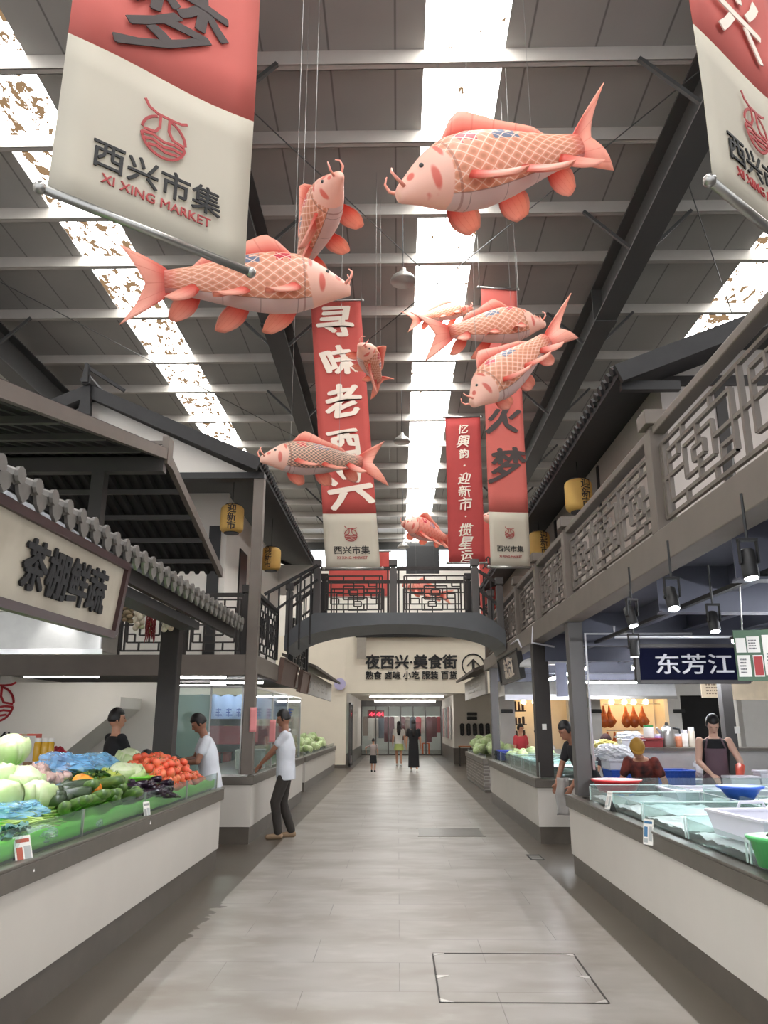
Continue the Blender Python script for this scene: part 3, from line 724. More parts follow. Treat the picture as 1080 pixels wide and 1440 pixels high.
fish('large pink carp lantern facing right behind the lower end of the big banner', at(492, 402, Y=6.0), at(232, 397, Y=5.7), up=(0, -.08, 1), skin=0, fat=1.1, tl=.27, tspread=.23, tside=.1)
fish('lattice-scaled carp lantern facing left, lowest of the carp, over the tall poem banner', at(366, 642, Y=10.0), at(508, 650, Y=10.6), up=(.06, .1, 1), skin=1, fat=1.05, tl=.3, tspread=.24)
nE, tE = lvl((508, 482), (532, 535), 6.6, 0)
fish('small carp lantern nose-on beside the right edge of the poem banner', nE, tE, up=(.75, -.2, .65), skin=0, fat=.9)
fish('small pale carp lantern facing right, highest of the cluster over the skylight', at(664, 432, Y=13.2), at(590, 448, Y=13.0), up=(0, 0, 1), skin=0, fat=.95, tl=.32)
fish('carp lantern facing right with forked tail at left, middle of the cluster', at(765, 452, Y=8.6), at(632, 468, Y=8.3), up=(0, .05, 1), skin=0, fat=1.15, tl=.35, tspread=.26)
fish('carp lantern curled nose down-left with tail flung upward, right of the cluster', at(660, 566, Y=7.6), at(768, 478, Y=7.9), up=(-.62, .05, .75), bend=-.02, skin=0, fat=1.18, tl=.42, tspread=.24, tside=.0, tdir=.9)
fish('red-striped carp lantern facing left above the far end of the footbridge', at(566, 734, Y=19.0), at(626, 758, Y=20.0), up=(.3, 0, 1), skin=2, fat=1.25, tl=.35)
fish('reddish carp lantern seen through the fretwork of the footbridge', at(566, 822, Y=21.0), at(622, 836, Y=21.0), up=(0, 0, 1), skin=2, fat=1.1)
fish('pinkish carp lantern mostly hidden behind the red and grey banner at right', at(676, 726, Y=19.5), at(735, 738, Y=20.0), up=(0, 0, 1), skin=2, fat=1.1)
# ================================================================== banners
def cloth(name, c): return mat(name, c, .75, var=.04, scale=3, trans=.35)
REDC = cloth('red_banner_cloth', (214, 104, 96)); PINKC = cloth('faded_red_banner_cloth', (222, 124, 114)); CREAM = cloth('cream_banner_cloth', (214, 207, 192))
BRUSHW = mat('white_brush_lettering', (240, 226, 210), .7, var=0); BRUSHK = mat('dark_brush_lettering', (66, 56, 54), .7, var=0)
def banner(label, bl, d, w, z0, z1, cream=0, slope=0, chars='', csize=.5, pitch=.6, ctop=0, ink=None, red=REDC, group=None, wild=1, bold=.02, sx=1, topwire=True, lean=0):
    """cloth banner hanging from bl (bottom left) along horizontal direction d; cream = height of the pale lower field"""
    d = Vector((d[0], d[1], 0)).normalized(); up = Vector((0, 0, 1))+d*lean; nrm = d.cross(Vector((0, 0, 1))); bl = Vector((bl[0], bl[1], z0))
    o = thing('hanging_banner', label, 'banner', tuple(bl+d*w/2), 0, group)
    wav = lambda u, z: nrm*(.008*math.sin(3.1*z+4*u))
    def field(zlo, zhi):
        return lambda u, v: bl+d*w*u+up*(zlo(u)+(zhi(u)-zlo(u))*v)+wav(u, zlo(u)+(zhi(u)-zlo(u))*v)
    mid = (lambda u: cream+slope*(u-.5)*w+.012*w*math.sin(2*PI*u)*(1 if slope else 0)) if cream else (lambda u: 0)
    q = MB(); q.grid(field(mid, lambda u: z1-z0), 8, 14); q.build('red_cloth', red, o, smooth=True, thick=.004)
    if cream:
        q = MB(); q.grid(field(lambda u: 0, mid), 8, 6); q.build('cream_cloth', CREAM, o, smooth=True, thick=.004)
        q = MB(); logo_into(q, frame(bl+d*w*.5+up*cream*.60+nrm*.014, d, up), .115*w); q.build('emblem', REDINK, o)
        q = MB(); text_into(q, '西兴市集', .165*w, frame(bl+d*w*.5+up*cream*.33+nrm*.014, d, up), .012, sx=1.02); q.build('lettering', INK, o)
        q = MB(); text_into(q, 'XI XING MARKET', .072*w, frame(bl+d*w*.5+up*cream*.19+nrm*.014, d, up), .006); q.build('lettering', REDINK, o)
    if chars:
        q = MB(); n = len(chars); c = bl+d*w*.5+up*(z1-z0-ctop-(n-1)*pitch/2)+nrm*.016
        text_into(q, chars, csize, frame(c, d, up), bold, vertical=pitch, wild=wild, sx=sx); q.build('lettering', ink or BRUSHW, o)
    for z in (0, z1-z0):
        q = MB(); q.tube([bl+d*(-.03)+up*z, bl+d*(w+.03)+up*z], .022, 10)
        for e in (-.03, w+.03): q.ball(tuple(bl+d*e+up*z), .03, 8, 6)
        q.build('rod', STAIN, o, smooth=True)
    for e in ((-.02, w+.02) if topwire else ()):
        p = bl+d*e+up*(z1-z0); q = MB(); q.tube([p, (p.x, p.y, 9.6)], .002, 4); q.build('hanging_wire', WIRE, o)
    return o
pL, pR = at(66, 268, Z=3.85), at(345, 380, Z=3.85)
w1 = (pR-pL).length; h1 = at(103, 47, Y=pL.y).z-3.85; h2 = at(352, 172, Y=pR.y).z-3.85
banner('large red and cream banner with market emblem hanging at upper left', pL, pR-pL, w1, 3.85, 8.7, cream=(h1+h2)/2, slope=(h2-h1)/w1, chars='烟火梦', csize=.52*w1, pitch=.62*w1, ctop=4.85-(h1+h2)/2-.36*w1-1.24*w1, ink=BRUSHK, red=PINKC, group='near market banners', wild=1.0)
pL2 = at(1003, 258, Z=3.85)
banner('red and cream market banner cut by the frame at upper right', pL2, pR-pL, w1, 3.85, 8.7, cream=(h1+h2)/2, slope=(h2-h1)/w1, chars='老西兴', csize=.52*w1, pitch=.62*w1, ctop=4.85-(h1+h2)/2-.36*w1-1.24*w1, ink=BRUSHW, red=PINKC, group='near market banners', wild=1.0)
c3a, c3b = at(458, 801, Y=12.5), at(535, 796, Y=12.5)
banner('tall red banner with large white brush characters, left of the central skylight', c3a, (1, 0), c3b.x-c3a.x, 4.05, 8.98, cream=.93, chars='寻味老西兴', csize=.66, pitch=.77, ctop=.45, red=REDC, wild=1.1, bold=.045, lean=-.075)
c4a = at(690, 794, Y=11.5)
banner('tall faded red banner with dark brush characters above the right railing', c4a, (1, .12), .62, 3.87, 8.6, cream=.86, chars='烟火梦', csize=.5, pitch=.78, ctop=1.55, ink=BRUSHK, red=PINKC, wild=1.1, bold=.045)
banner('narrow red banner with a small white poem line behind the footbridge rail', at(631, 800, Y=16.3), (1, .0), .78, 4.9, 8.25, chars='忆興韵·迎新市·揽星运', csize=.27, pitch=.29, ctop=.3, red=mat('deep_red_banner_cloth', (198, 82, 80), .75, var=.04, trans=.3), wild=.9, bold=.02)
banner('dull red banner low behind the footbridge at left', at(462, 838, Y=21.5), (1, 0), 1.7, 5.0, 6.3, red=REDC)
banner('narrow red banner with dark writing beyond the right end of the footbridge', at(676, 866, Y=21.2), (1, 0), .5, 4.3, 7.2, chars='迎新市集', csize=.32, pitch=.42, ctop=1.3, ink=BRUSHK, red=REDC)
# small signs hanging in the far passage
# ================================================================== lanterns, lamps
LY = mat('yellow_lantern_paper', (228, 188, 106), .6, var=.05, trans=.3)
def lantern(label, p, r=.19, h=.46, rz=0):
    o = thing('paper_lantern', label, 'lantern', (p[0], p[1], p[2]-h/2), rz, 'yellow paper lanterns')
    pr = [(.0, 0), (r*.55, 0)]+[(r*(.55+.45*math.sin(PI/2*min(1, k/3))), h*.06*k/1.0) for k in range(1, 4)]
    pr = [(r*.62, 0), (r*.85, h*.04), (r*.97, h*.11), (r, h*.2), (r, h*.8), (r*.97, h*.89), (r*.85, h*.96), (r*.62, h)]
    MB().lathe(pr, 28).build('shade', LY, o, smooth=True, local=True)
    q = MB(); q.lathe([(r*.64, -.015), (r*.64, .012)], 24); q.lathe([(r*.64, h-.012), (r*.64, h+.015)], 24); q.build('ring', BLACK, o, local=True)
    t_ = MB(); text_into(t_, '迎新市', .15, Matrix(), .02, vertical=.14, ext=0)
    vs = [((r+.004)*math.sin(x/r), -(r+.004)*math.cos(x/r), h/2+y) for x, y, z in t_.v]
    q = MB(); q.add(vs, t_.f); q.build('lettering', BRUSHK, o, local=True)
    q = MB(); q.tube([(0, 0, h), (0, 0, h+.6)], .006, 5); q.build('cord', BLACK, o, local=True)
    return o
lantern('yellow paper lantern under the left eave nearest the gable column', (-2.72, 12.3, 4.84), rz=.15)
lantern('yellow paper lantern deeper under the left eave beside the stair rail', (-2.5, 15.0, 4.73), rz=-.2)
lantern('yellow paper lantern under the right eave nearest the viewer', (2.55, 10.5, 4.68), rz=.35)
lantern('yellow paper lantern under the right eave behind the faded red banner', (2.62, 14.0, 4.78), rz=.3)
LAMP = light_mat('lamp_glow', (255, 252, 246), 26)
def pendant(label, p, top):
    o = thing('pendant_lamp', label, 'lamp', tuple(p), 0, 'dome pendant lamps along the skylight')
    sh_ = MB().lathe([(.19, 0), (.2, .02), (.17, .08), (.1, .14), (.05, .17), (.04, .24), (.02, .25)], 24).build('shade', mat('lamp_aluminium', (178, 174, 168), .35, metal=.5), o, smooth=True, local=True, thick=.004)
    q = MB(); q.ball((0, 0, .06), .06, 10, 8); q.build('bulb', mat('opal_bulb', (236, 232, 224), .3), sh_, smooth=True, local=True)
    q = MB(); q.tube([(0, 0, .25), (0, 0, top-p[2])], .008, 6); q.build('cord', BLACK, o, local=True)
pendant('dome pendant lamp nearest, left of the skylight above the carp', at(567, 397, Y=10.65), 9.4)
pendant('dome pendant lamp in the middle, left of the narrow poem banner', at(565, 622, Y=17.4), 9.4)
pendant('dome pendant lamp farthest, above the footbridge', at(567, 770, Y=25.5), 9.4)
SPOTF = light_mat('spot_face', (245, 248, 255), 14)
def spot(label, p, tilt=0, face=True, rz=0):
    o = thing('track_spotlight', label, 'spotlight', tuple(p), rz, 'track spotlights under the right mezzanine'); o.scale = (.7, .7, .7)
    M = Matrix.Rotation(tilt, 4, 'X')
    hs_ = MB().lathe([(.05, 0), (.052, .02), (.052, .19), (.04, .2)], 18, M).build('housing', BLACK, o, smooth=True, local=True)
    q = MB(); q.lathe([(0, -.004), (.045, -.004), (.045, .004), (0, .004)], 18, M); q.build('lens', SPOTF, hs_, local=True)
    q = MB(); q.bx(-.06, .06, -.012, .012, .1, .125, M); q.bx(-.065, -.055, -.015, .015, .1, .26); q.bx(.055, .065, -.015, .015, .1, .26); q.bx(-.065, .065, -.02, .02, .25, .27); q.build('bracket', BLACK, o, local=True)
    q = MB(); q.tube([(0, 0, .26), (0, 0, (2.66-p[2])/.7)], .01, 6); q.build('stem', BLACK, o, local=True)
spot('black track spotlight shining, nearest the railing at the right edge', at(1057, 813, Z=2.25), -.15)
spot('track spotlight shining brightest beneath the middle of the right mezzanine', at(948, 856, Z=2.25), -.4)
spot('track spotlight pointing down, left of the brightest one', at(891, 880, Z=2.25), -.3, rz=.4)
spot('track spotlight pointing down just above the navy sign', at(1006, 888, Z=2.2), -.25)
spot('small track spotlight at the left end of the navy sign', at(893, 924, Z=2.12), .1)
def dome(label, p):
    o = thing('dome_lamp', label, 'lamp', tuple(p), 0, 'white dome lamps over the second right counter')
    MB().lathe([(.2, 0), (.19, .05), (.12, .11), (.03, .14)], 20).build('shade', mat('white_enamel', (232, 232, 232), .3), o, smooth=True, local=True, thick=.004)
    q = MB(); q.lathe([(0, .01), (.17, .01), (.17, .02), (0, .02)], 20); q.build('lens', LAMP, o, local=True)
    q = MB(); q.tube([(0, 0, .14), (0, 0, 2.6-p[2])], .008, 6); q.build('cord', BLACK, o, local=True)
dome('white dome lamp left of the dark second column', at(748, 938, Y=12.8)); dome('white dome lamp right of the dark second column', at(780, 934, Y=12.4))
def tubelight(label, a, b, group='tube lights under the left upper floor', z=2.3, m=None):
    o = thing('tube_light', label, 'light', ((a[0]+b[0])/2, (a[1]+b[1])/2, z), 0, group)
    a, b = Vector((a[0], a[1], z)), Vector((b[0], b[1], z)); q = MB(); q.bar(a+Vector((0, 0, .03)), b+Vector((0, 0, .03)), .09, .03); q.build('fitting', STEELGREY, o)
    q = MB(); q.tube([a, b], .028, 10); q.build('tube', m or LAMP, o, smooth=True)
tubelight('lit tube light over the black-shirted person at left', (-6.0, 12.6), (-4.8, 12.6), z=2.33)
tubelight('lit tube light left of the gable column', (-3.7, 12.8), (-2.8, 12.8), z=2.33)
tubelight('lit tube light deeper in the glass stall', (-3.6, 15.2), (-2.6, 15.2), z=2.36)
tubelight('lit tube light deepest in the glass stall', (-4.6, 16.5), (-3.6, 16.5), z=2.36)
tubelight('long white tube light over the steel hood at right', at(828, 952, Y=19.0), at(905, 952, Y=19.0), None, z=at(870, 948, Y=19).z)
tubelight('strip light across the ceiling of the far passage', (-1.2, 40.6), (1.9, 40.6), None, z=2.68)
tubelight('strip light over the vegetables behind the pale stall sign', (-3.0, 3.2), (-3.0, 6.8), None, z=2.5, m=light_mat('stall_strip_glow', (248, 250, 255), 60))  # unseen lamp added to brighten the vegetables, tucked behind the sign
tubelight('strip light over the fish counter under the right mezzanine', (3.5, 4.2), (3.5, 8.2), None, z=2.42, m=light_mat('stall_strip_glow', (248, 250, 255), 60))  # added fill: no known lamp here, lifts the fish counter
tubelight('strip light over the back of the fish stalls', (4.8, 10.8), (3.6, 10.8), None, z=2.42, m=light_mat('stall_strip_glow', (248, 250, 255), 60))  # added lamp, brightens the rear of the fish stalls
tubelight('strip light along the second right counter', (3.0, 12.6), (3.0, 16.6), None, z=2.44, m=light_mat('stall_strip_glow', (248, 250, 255), 60))  # extra fill strip put in to light the second counter
tubelight('strip light over the back counter of the roast meat stall', (3.6, 12.2), (5.4, 12.2), None, z=2.42, m=light_mat('stall_strip_glow', (250, 250, 255), 16))  # fill light added so the back counter reads brighter
tubelight('strip light before the roast duck shop front', (3.4, 16.4), (6.0, 16.4), None, z=2.42, m=light_mat('stall_strip_glow', (250, 250, 255), 16))  # added to brighten the white hood and shop front
# ================================================================== counters
def counter(name, label, x0, x1, y0, y1, h, side, end=None, top=STAINDK, body=PANELW, plinth=.22, glass_h=.16, gl=True, tray=True):
    """long stall counter; side = +1 when its front faces +x, -1 when it faces -x"""
    o = thing(name, label, 'counter', ((x0+x1)/2, (y0+y1)/2, 0))
    MB().bx(x0+.015, x1-.015, y0+.015, y1-.015, 0, plinth).build('plinth', PLINTH, o)
    MB().bx(x0, x1, y0, y1, plinth, h-.13).build('panel', body, o)
    f = x1 if side > 0 else x0
    mb = MB(); mb.bx(x0-.03, x1+.03, y0-.03, y1+.03, h-.13, h-.02)
    mb.bx(f-.06, f+.035*1 if side > 0 else f+.06, y0-.03, y1+.03, h-.02, h) if side > 0 else mb.bx(f-.035, f+.06, y0-.03, y1+.03, h-.02, h)
    mb.build('worktop', top, o, bevel=.006)
    if gl:
        g = f-side*.05; mb = MB(); mb.bx(g-.005, g+.005, y0+.02, y1-.02, h, h+glass_h); mb.build('glass_screen', GLASS, o)
        mb = MB(); n = max(1, int((y1-y0)/1.2))
        for i in range(n+1):
            y = y0+.04+(y1-y0-.08)*i/n; mb.bx(g-.008, g+.008, y-.006, y+.006, h, h+glass_h+.002)
        mb.build('glass_clip', STAIN, o)
    return o
counter('vegetable_counter', 'white counter with stone plinth carrying the vegetables, nearest on the left', -3.15, -2.07, 1.5, 9.55, .87, 1, glass_h=.17)
counter('stall_counter', 'white counter with the gable column standing on it, behind the first left counter', -3.3, -2.05, 11.4, 17.4, .9, 1, gl=False)
counter('cabbage_counter', 'white counter heaped with cabbages, farthest on the left', -3.4, -2.26, 19.7, 29, .82, 1, glass_h=.1)
counter('fish_counter', 'long grey-white fish counter with stone plinth, nearest on the right', 1.93, 4.4, 1.5, 9.38, .82, -1, plinth=.2, gl=False)
counter('fish_counter', 'second grey-white counter on the right with the dark column at its corner', 1.94, 2.95, 11.5, 17.3, .86, -1, plinth=.22, glass_h=.2)
BRICK = None
def brick_mat():
    m, t, b = new_mat('grey_brick'); co = N(t, 'ShaderNodeTexCoord'); mp = N(t, 'ShaderNodeMapping'); mp.inputs['Rotation'].default_value = (PI/2, 0, 0)
    sp = N(t, 'ShaderNodeSeparateXYZ'); t.links.new(co.outputs['Object'], sp.inputs[0]); cm = N(t, 'ShaderNodeCombineXYZ')
    t.links.new(math_(t, 'ADD', sp.outputs[0], sp.outputs[1]), cm.inputs[0]); t.links.new(sp.outputs[2], cm.inputs[1])
    br = N(t, 'ShaderNodeTexBrick'); t.links.new(cm.outputs[0], br.inputs['Vector'])
    for k, v in (('Scale', 1), ('Mortar Size', .008), ('Brick Width', .26), ('Row Height', .075)): br.inputs[k].default_value = v
    br.inputs['Color1'].default_value = lin((120, 112, 104)); br.inputs['Color2'].default_value = lin((98, 91, 85)); br.inputs['Mortar'].default_value = lin((150, 144, 136))
    t.links.new(br.outputs[0], b.inputs['Base Color']); b.inputs['Roughness'].default_value = .7; return m
counter('brick_counter', 'grey brick counter heaped with green vegetables, farthest on the right', 2.05, 2.62, 19.6, 24.5, .78, -1, body=brick_mat(), plinth=.06, glass_h=.08)
# ================================================================== vegetables
XF, ZF, SLOPE = -2.13, .90, .27          # display surface: front edge, height, rise to the back
def zs(x): return ZF+(XF-x)*SLOPE
def on(px, py):
    """point of the sloping display seen at a photo pixel"""
    v = at(px, py, Y=1.0)-Vector((0, 0, CAMZ)); k = (ZF+XF*SLOPE-CAMZ)/(v.z+v.x*SLOPE); return Vector((0, 0, CAMZ))+v*k
LIN = mat('lime_green_tray_liner', (128, 222, 70), .45, var=.1, scale=5, trans=.15)
def liner(u, v):
    y = 2.0+7.5*u; x = XF-.02-.99*v
    return Vector((x, y, zs(x)-.015+.012*noise.noise((x*7, y*5, 1))))
q = MB(); q.grid(liner, 80, 14)
q.grid(lambda u, v: Vector((XF-.012+.006*math.sin(u*60), 2.0+7.5*u, .88+v*(.10+.035*noise.noise((u*22, 0, 3))))), 90, 3)
q.solo('tray_liner', LIN, 'lime green plastic liner under the vegetables', 'liner', smooth=True, thick=.003)
def veg_mat(name, c1, c2, sc=8, rough=.4, stretch=(1, 1, 1)):
    m, t, b = new_mat(name); co = N(t, 'ShaderNodeTexCoord'); mp = N(t, 'ShaderNodeMapping'); mp.inputs['Scale'].default_value = stretch; t.links.new(co.outputs['Object'], mp.inputs[0])
    nz = N(t, 'ShaderNodeTexNoise'); nz.inputs['Scale'].default_value = sc; nz.inputs['Detail'].default_value = 3; t.links.new(mp.outputs[0], nz.inputs['Vector'])
    t.links.new(mix(t, smooth(t, nz.outputs[0], .35, .65), lin(c1), lin(c2)), b.inputs['Base Color']); b.inputs['Roughness'].default_value = rough
    return m
CAB = veg_mat('pale_cabbage_leaf', (222, 228, 196), (198, 212, 160), 9); CABL = veg_mat('green_cabbage_leaf', (176, 198, 136), (206, 218, 172), 7)
TOM = veg_mat('tomato_skin', (222, 84, 58), (238, 140, 94), 4, .25); CALYX = mat('tomato_calyx', (70, 110, 44), .6)
LUF = veg_mat('green_gourd_skin', (58, 84, 36), (92, 120, 56), 6, .4, (1, 6, 6)); CUC = veg_mat('dark_gourd_skin', (26, 44, 24), (48, 66, 34), 10, .4)
EGG = mat('aubergine_skin', (34, 20, 34), .22, var=.1); EGGCAP = mat('aubergine_cap', (58, 74, 44), .6)
ORA = veg_mat('orange_pumpkin_flesh', (234, 146, 42), (214, 112, 30), 6); BEAN = mat('pale_green_bean', (150, 176, 92), .5, var=.15)
POT = veg_mat('pinkish_bulb_skin', (206, 178, 168), (176, 136, 128), 9); PEP = veg_mat('yellow_green_pepper_skin', (190, 196, 90), (120, 146, 60), 6, .3)
def cabbage_proto(nm, r=.14):
    o = thing(nm, 'cabbage', 'cabbage')
    q = MB(); q.ball((0, 0, r*.85), (r, r, r*.85), 22, 14, fn=lambda d, a, th: 1+.035*math.sin(6*a+3*th)+.03*math.sin(11*a-2)+.02*math.sin(9*th+a)); q.build('head', CAB, o, smooth=True, local=True)
    for k in range(3):
        a0 = k*2.1+.3
        def leaf(u, v):
            a = a0+(v-.5)*1.9; th = PI*.96-u*PI*.62; k_ = 1.04+.12*u*u+.05*math.sin(v*17+k)*u
            return Vector((math.sin(th)*math.cos(a)*r*k_, math.sin(th)*math.sin(a)*r*k_, r*.85*(1+math.cos(th)*k_)))
        MB().grid(leaf, 7, 9).build('outer_leaf', CABL, o, smooth=True, local=True, thick=.003)
    return o
cab = cabbage_proto('cabbage')
R = random.Random(3)
CABS = [((14, 1086), 1.05, 'round pale cabbage topmost of the heap at the left edge'), ((28, 1108), 1.0, 'cabbage under the topmost one at the left edge'), ((2, 1104), 1.0, 'cabbage half cut by the left edge, in the upper row'),
        ((10, 1134), 1.05, 'cabbage at the left edge in the lower row, cut by the frame'), ((50, 1128), .95, 'green-leaved cabbage in the lower row above the blue bag'), ((176, 1072), 1.05, 'pale cabbage on top of the heap behind the blue bag'),
        ((200, 1080), .95, 'pale cabbage at the right of the heap behind the blue bag'), ((184, 1092), .95, 'pale cabbage in the green basket, front left'), ((208, 1094), .85, 'pale cabbage in the green basket, front right'), ((168, 1090), .9, 'pale cabbage touching the blue bag')]
for (px, py), s, lb in CABS:
    p = on(px, py+10); p.z = zs(p.x); hgt = .10 if py == 1086 else -.03
    place(cab, (p.x, p.y, p.z+hgt), (R.uniform(-.4, .4), R.uniform(-.4, .4), R.uniform(0, 6)), s, lb, 'pale round cabbages on the left counter')
# green basket with mesh sides
def basket(name, label, p, r0, r1, h, m, cat='basket', n=30, group=None):
    o = thing(name, label, cat, tuple(p), 0, group)
    q = MB(); q.lathe([(0, .004), (r0, .004), (r1, h), (r1+.012, h), (r1+.012, h-.012), (r1-.004, h-.012)], n); q.build('bowl', m, o, smooth=True, local=True, thick=.004)
    q = MB(); q.lathe([(r1-.006, h-.006), (r1+.02, h-.006), (r1+.022, h+.006), (r1-.006, h+.008)], n); q.build('rim', m, o, smooth=True, local=True)
    return o
p = on(192, 1104); basket('plastic_basket', 'lime green plastic basket under the pale cabbages', (p.x, p.y, zs(p.x)-.02), .16, .2, .1, mat('lime_plastic', (120, 205, 60), .4))
# tomatoes: a heap at the far end
tom = thing('tomato', 'tomato', 'tomato')
q = MB(); q.ball((0, 0, .032), (.04, .04, .033), 16, 10, fn=lambda d, a, th: (1+.03*math.cos(5*a)*math.sin(th))*(1-.14*max(0, math.cos(th))**8)); q.build('fruit', TOM, tom, smooth=True, local=True)
q = MB()
for k in range(5):
    a = k*2*PI/5; q.add([(0, 0, .059), (.02*math.cos(a-.25), .02*math.sin(a-.25), .061), (.03*math.cos(a), .03*math.sin(a), .057), (.02*math.cos(a+.25), .02*math.sin(a+.25), .061)], [(0, 1, 2, 3)])
q.tube([(0, 0, .058), (.003, 0, .072)], .003, 5); q.build('calyx', CALYX, tom, local=True)
R = random.Random(5)
for lay in range(4):
    for i in range(4+(3-lay)*1):
        for j in range(12-2*lay):
            y = 7.85+j*.13+(lay % 2)*.06+R.uniform(-.02, .02)+lay*.1; x = -2.22-i*.085-lay*.05+R.uniform(-.015, .015)
            if y > 9.42: continue
            place(tom, (x, y, zs(x)+lay*.056+.03), (R.uniform(-1, 1), R.uniform(-1, 1), R.uniform(0, 6)), R.uniform(.95, 1.3), 'red-orange tomato in the heap at the far end of the left counter', 'tomatoes heaped at the far end of the left counter')
# gourds, cucumbers and aubergines
def gourd_proto(nm, L, r, m, bend, capm, fat=.25):
    o = thing(nm, nm, 'vegetable'); pts = []; rs = []
    for i in range(13):
        u = i/12; pts.append((L*(u-.5), bend*L*(4*(u-.5)**2), r)); rs.append(r*(.25+.75*math.sin(PI*min(1, max(0, .08+.84*u)))**.45)*(1+fat*(u-.4)))
    MB().tube(pts, rs, 12).build('flesh', m, o, smooth=True, local=True)
    a = Vector(pts[0]); q = MB(); q.tube([a+Vector((.02, 0, 0)), a, a-Vector((.035, 0, 0))], [rs[0]*1.1, rs[0]*.8, .006], 8); q.build('stalk', capm, o, smooth=True, local=True)
    return o
luf = gourd_proto('luffa_gourd', .34, .03, LUF, .08, CALYX); dcu = gourd_proto('dark_gourd', .3, .05, CUC, .05, CALYX, .5); egg = gourd_proto('aubergine', .22, .028, EGG, .12, EGGCAP, .5)
R = random.Random(11)
LUFS = [(100, 1152), (116, 1146), (132, 1150), (88, 1158), (146, 1138), (158, 1132), (170, 1128), (124, 1140), (140, 1130), (176, 1136), (160, 1142), (108, 1158), (186, 1130), (150, 1126), (118, 1136)]
for i, (px, py) in enumerate(LUFS):
    p = on(px, py); place(luf, (p.x, p.y, zs(p.x)+.05+.05*(i % 3 == 2)), (0, -.2, -PI/2+R.uniform(-.45, .35)+.6), R.uniform(1.15, 1.45), 'striped green gourd in the row along the front glass of the left counter', 'striped green gourds on the left counter')
for i, (px, py) in enumerate([(62, 1138), (76, 1130), (88, 1126), (98, 1134), (110, 1130), (70, 1142), (84, 1138), (98, 1142), (58, 1130), (104, 1122), (92, 1118)]):
    p = on(px, py); place(dcu, (p.x, p.y, zs(p.x)+.02+.05*(i % 4 == 3)), (0, -.1, R.uniform(-1.2, .6)), R.uniform(.85, 1.1), 'thick dark green gourd heaped behind the striped gourds', 'dark green gourds on the left counter')
for i in range(46):
    px, py = R.uniform(176, 232), R.uniform(1110, 1132); py = max(py, 1112+abs(px-205)*.1)
    p = on(px, py); place(egg, (p.x, p.y, zs(p.x)+.02+.06*R.random()), (R.uniform(-.2, .2), R.uniform(-.3, .1), R.uniform(-2.4, .2)), R.uniform(.85, 1.1), 'dark purple aubergine in the heap before the tomatoes', 'dark purple aubergines on the left counter')
# cut pumpkin halves, peppers, bulbs, beans
def ribbed(nm, r, m, n=9, dep=.1):
    o = thing(nm, nm, 'vegetable'); q = MB(); q.ball((0, 0, r*.75), (r, r, r*.75), 36, 12, fn=lambda d, a, th: 1-dep*abs(math.sin(n*a/2))*0-dep*(1-abs(math.cos(n*a/2)))*math.sin(th)); q.build('flesh', m, o, smooth=True, local=True)
    q = MB(); q.tube([(0, 0, r*1.42), (.004, .004, r*1.75)], [r*.14, r*.1], 7); q.build('stalk', CALYX, o, local=True); return o
pum = ribbed('pumpkin', .085, ORA); pep = ribbed('pepper', .045, PEP, 4, .2)
for (px, py), lb in (((110, 1118), 'small orange pumpkin among the dark gourds, the higher one'), ((122, 1126), 'small orange pumpkin among the dark gourds, the lower one')):
    p = on(px, py+6); place(pum, (p.x, p.y, zs(p.x)+.07), (.3, .2, 1), 1, lb)
for i in range(26):
    px, py = R.uniform(108, 165), R.uniform(1098, 1112); p = on(px, py); place(pep, (p.x, p.y, zs(p.x)+.02+.05*R.random()), (R.uniform(-1, 1), R.uniform(-1, 1), R.uniform(0, 6)), R.uniform(.8, 1.2), 'small yellow-green pepper heaped before the blue bag', 'yellow-green peppers on the left counter')
bulb = thing('onion', 'onion', 'vegetable'); q = MB(); q.lathe([(0, 0), (.02, .003), (.038, .02), (.04, .034), (.028, .052), (.01, .064), (.005, .08), (0, .081)], 14); q.build('flesh', POT, bulb, smooth=True, local=True)
q = MB()
for k in range(6): q.tube([(0, 0, .002), (.012*math.cos(k), .012*math.sin(k), -.01)], .0015, 4)
q.build('roots', PAPER, bulb, local=True)
for i in range(34):
    px, py = R.uniform(40, 96), R.uniform(1092, 1108); p = on(px, py); place(bulb, (p.x, p.y, zs(p.x)+.01+.05*R.random()), (R.uniform(-1.2, 1.2), R.uniform(-1, 1), R.uniform(0, 6)), R.uniform(.9, 1.25), 'pinkish onion in the heap beside the left cabbages', 'pinkish onions on the left counter')
bean = MB(); bean.tube([(-.1, .01, .006), (-.05, 0, .007), (0, -.006, .008), (.06, 0, .007), (.11, .014, .006)], [.003, .0065, .007, .006, .002], 6)
beano = bean.solo('green_bean', BEAN, 'bean', 'bean', smooth=True)
for i in range(70):
    px, py = R.gauss(48, 13), R.gauss(1158, 7); p = on(px, max(1146, py)); place(beano, (p.x, p.y, zs(p.x)+.01+.06*R.random()*max(0, 1-abs(px-48)/26)), (R.uniform(-.2, .2), R.uniform(-.2, .2), R.uniform(-.5, 1.6)), R.uniform(.9, 1.2), 'pale green bean in the pile beside the blue bag', 'green beans on the left counter')
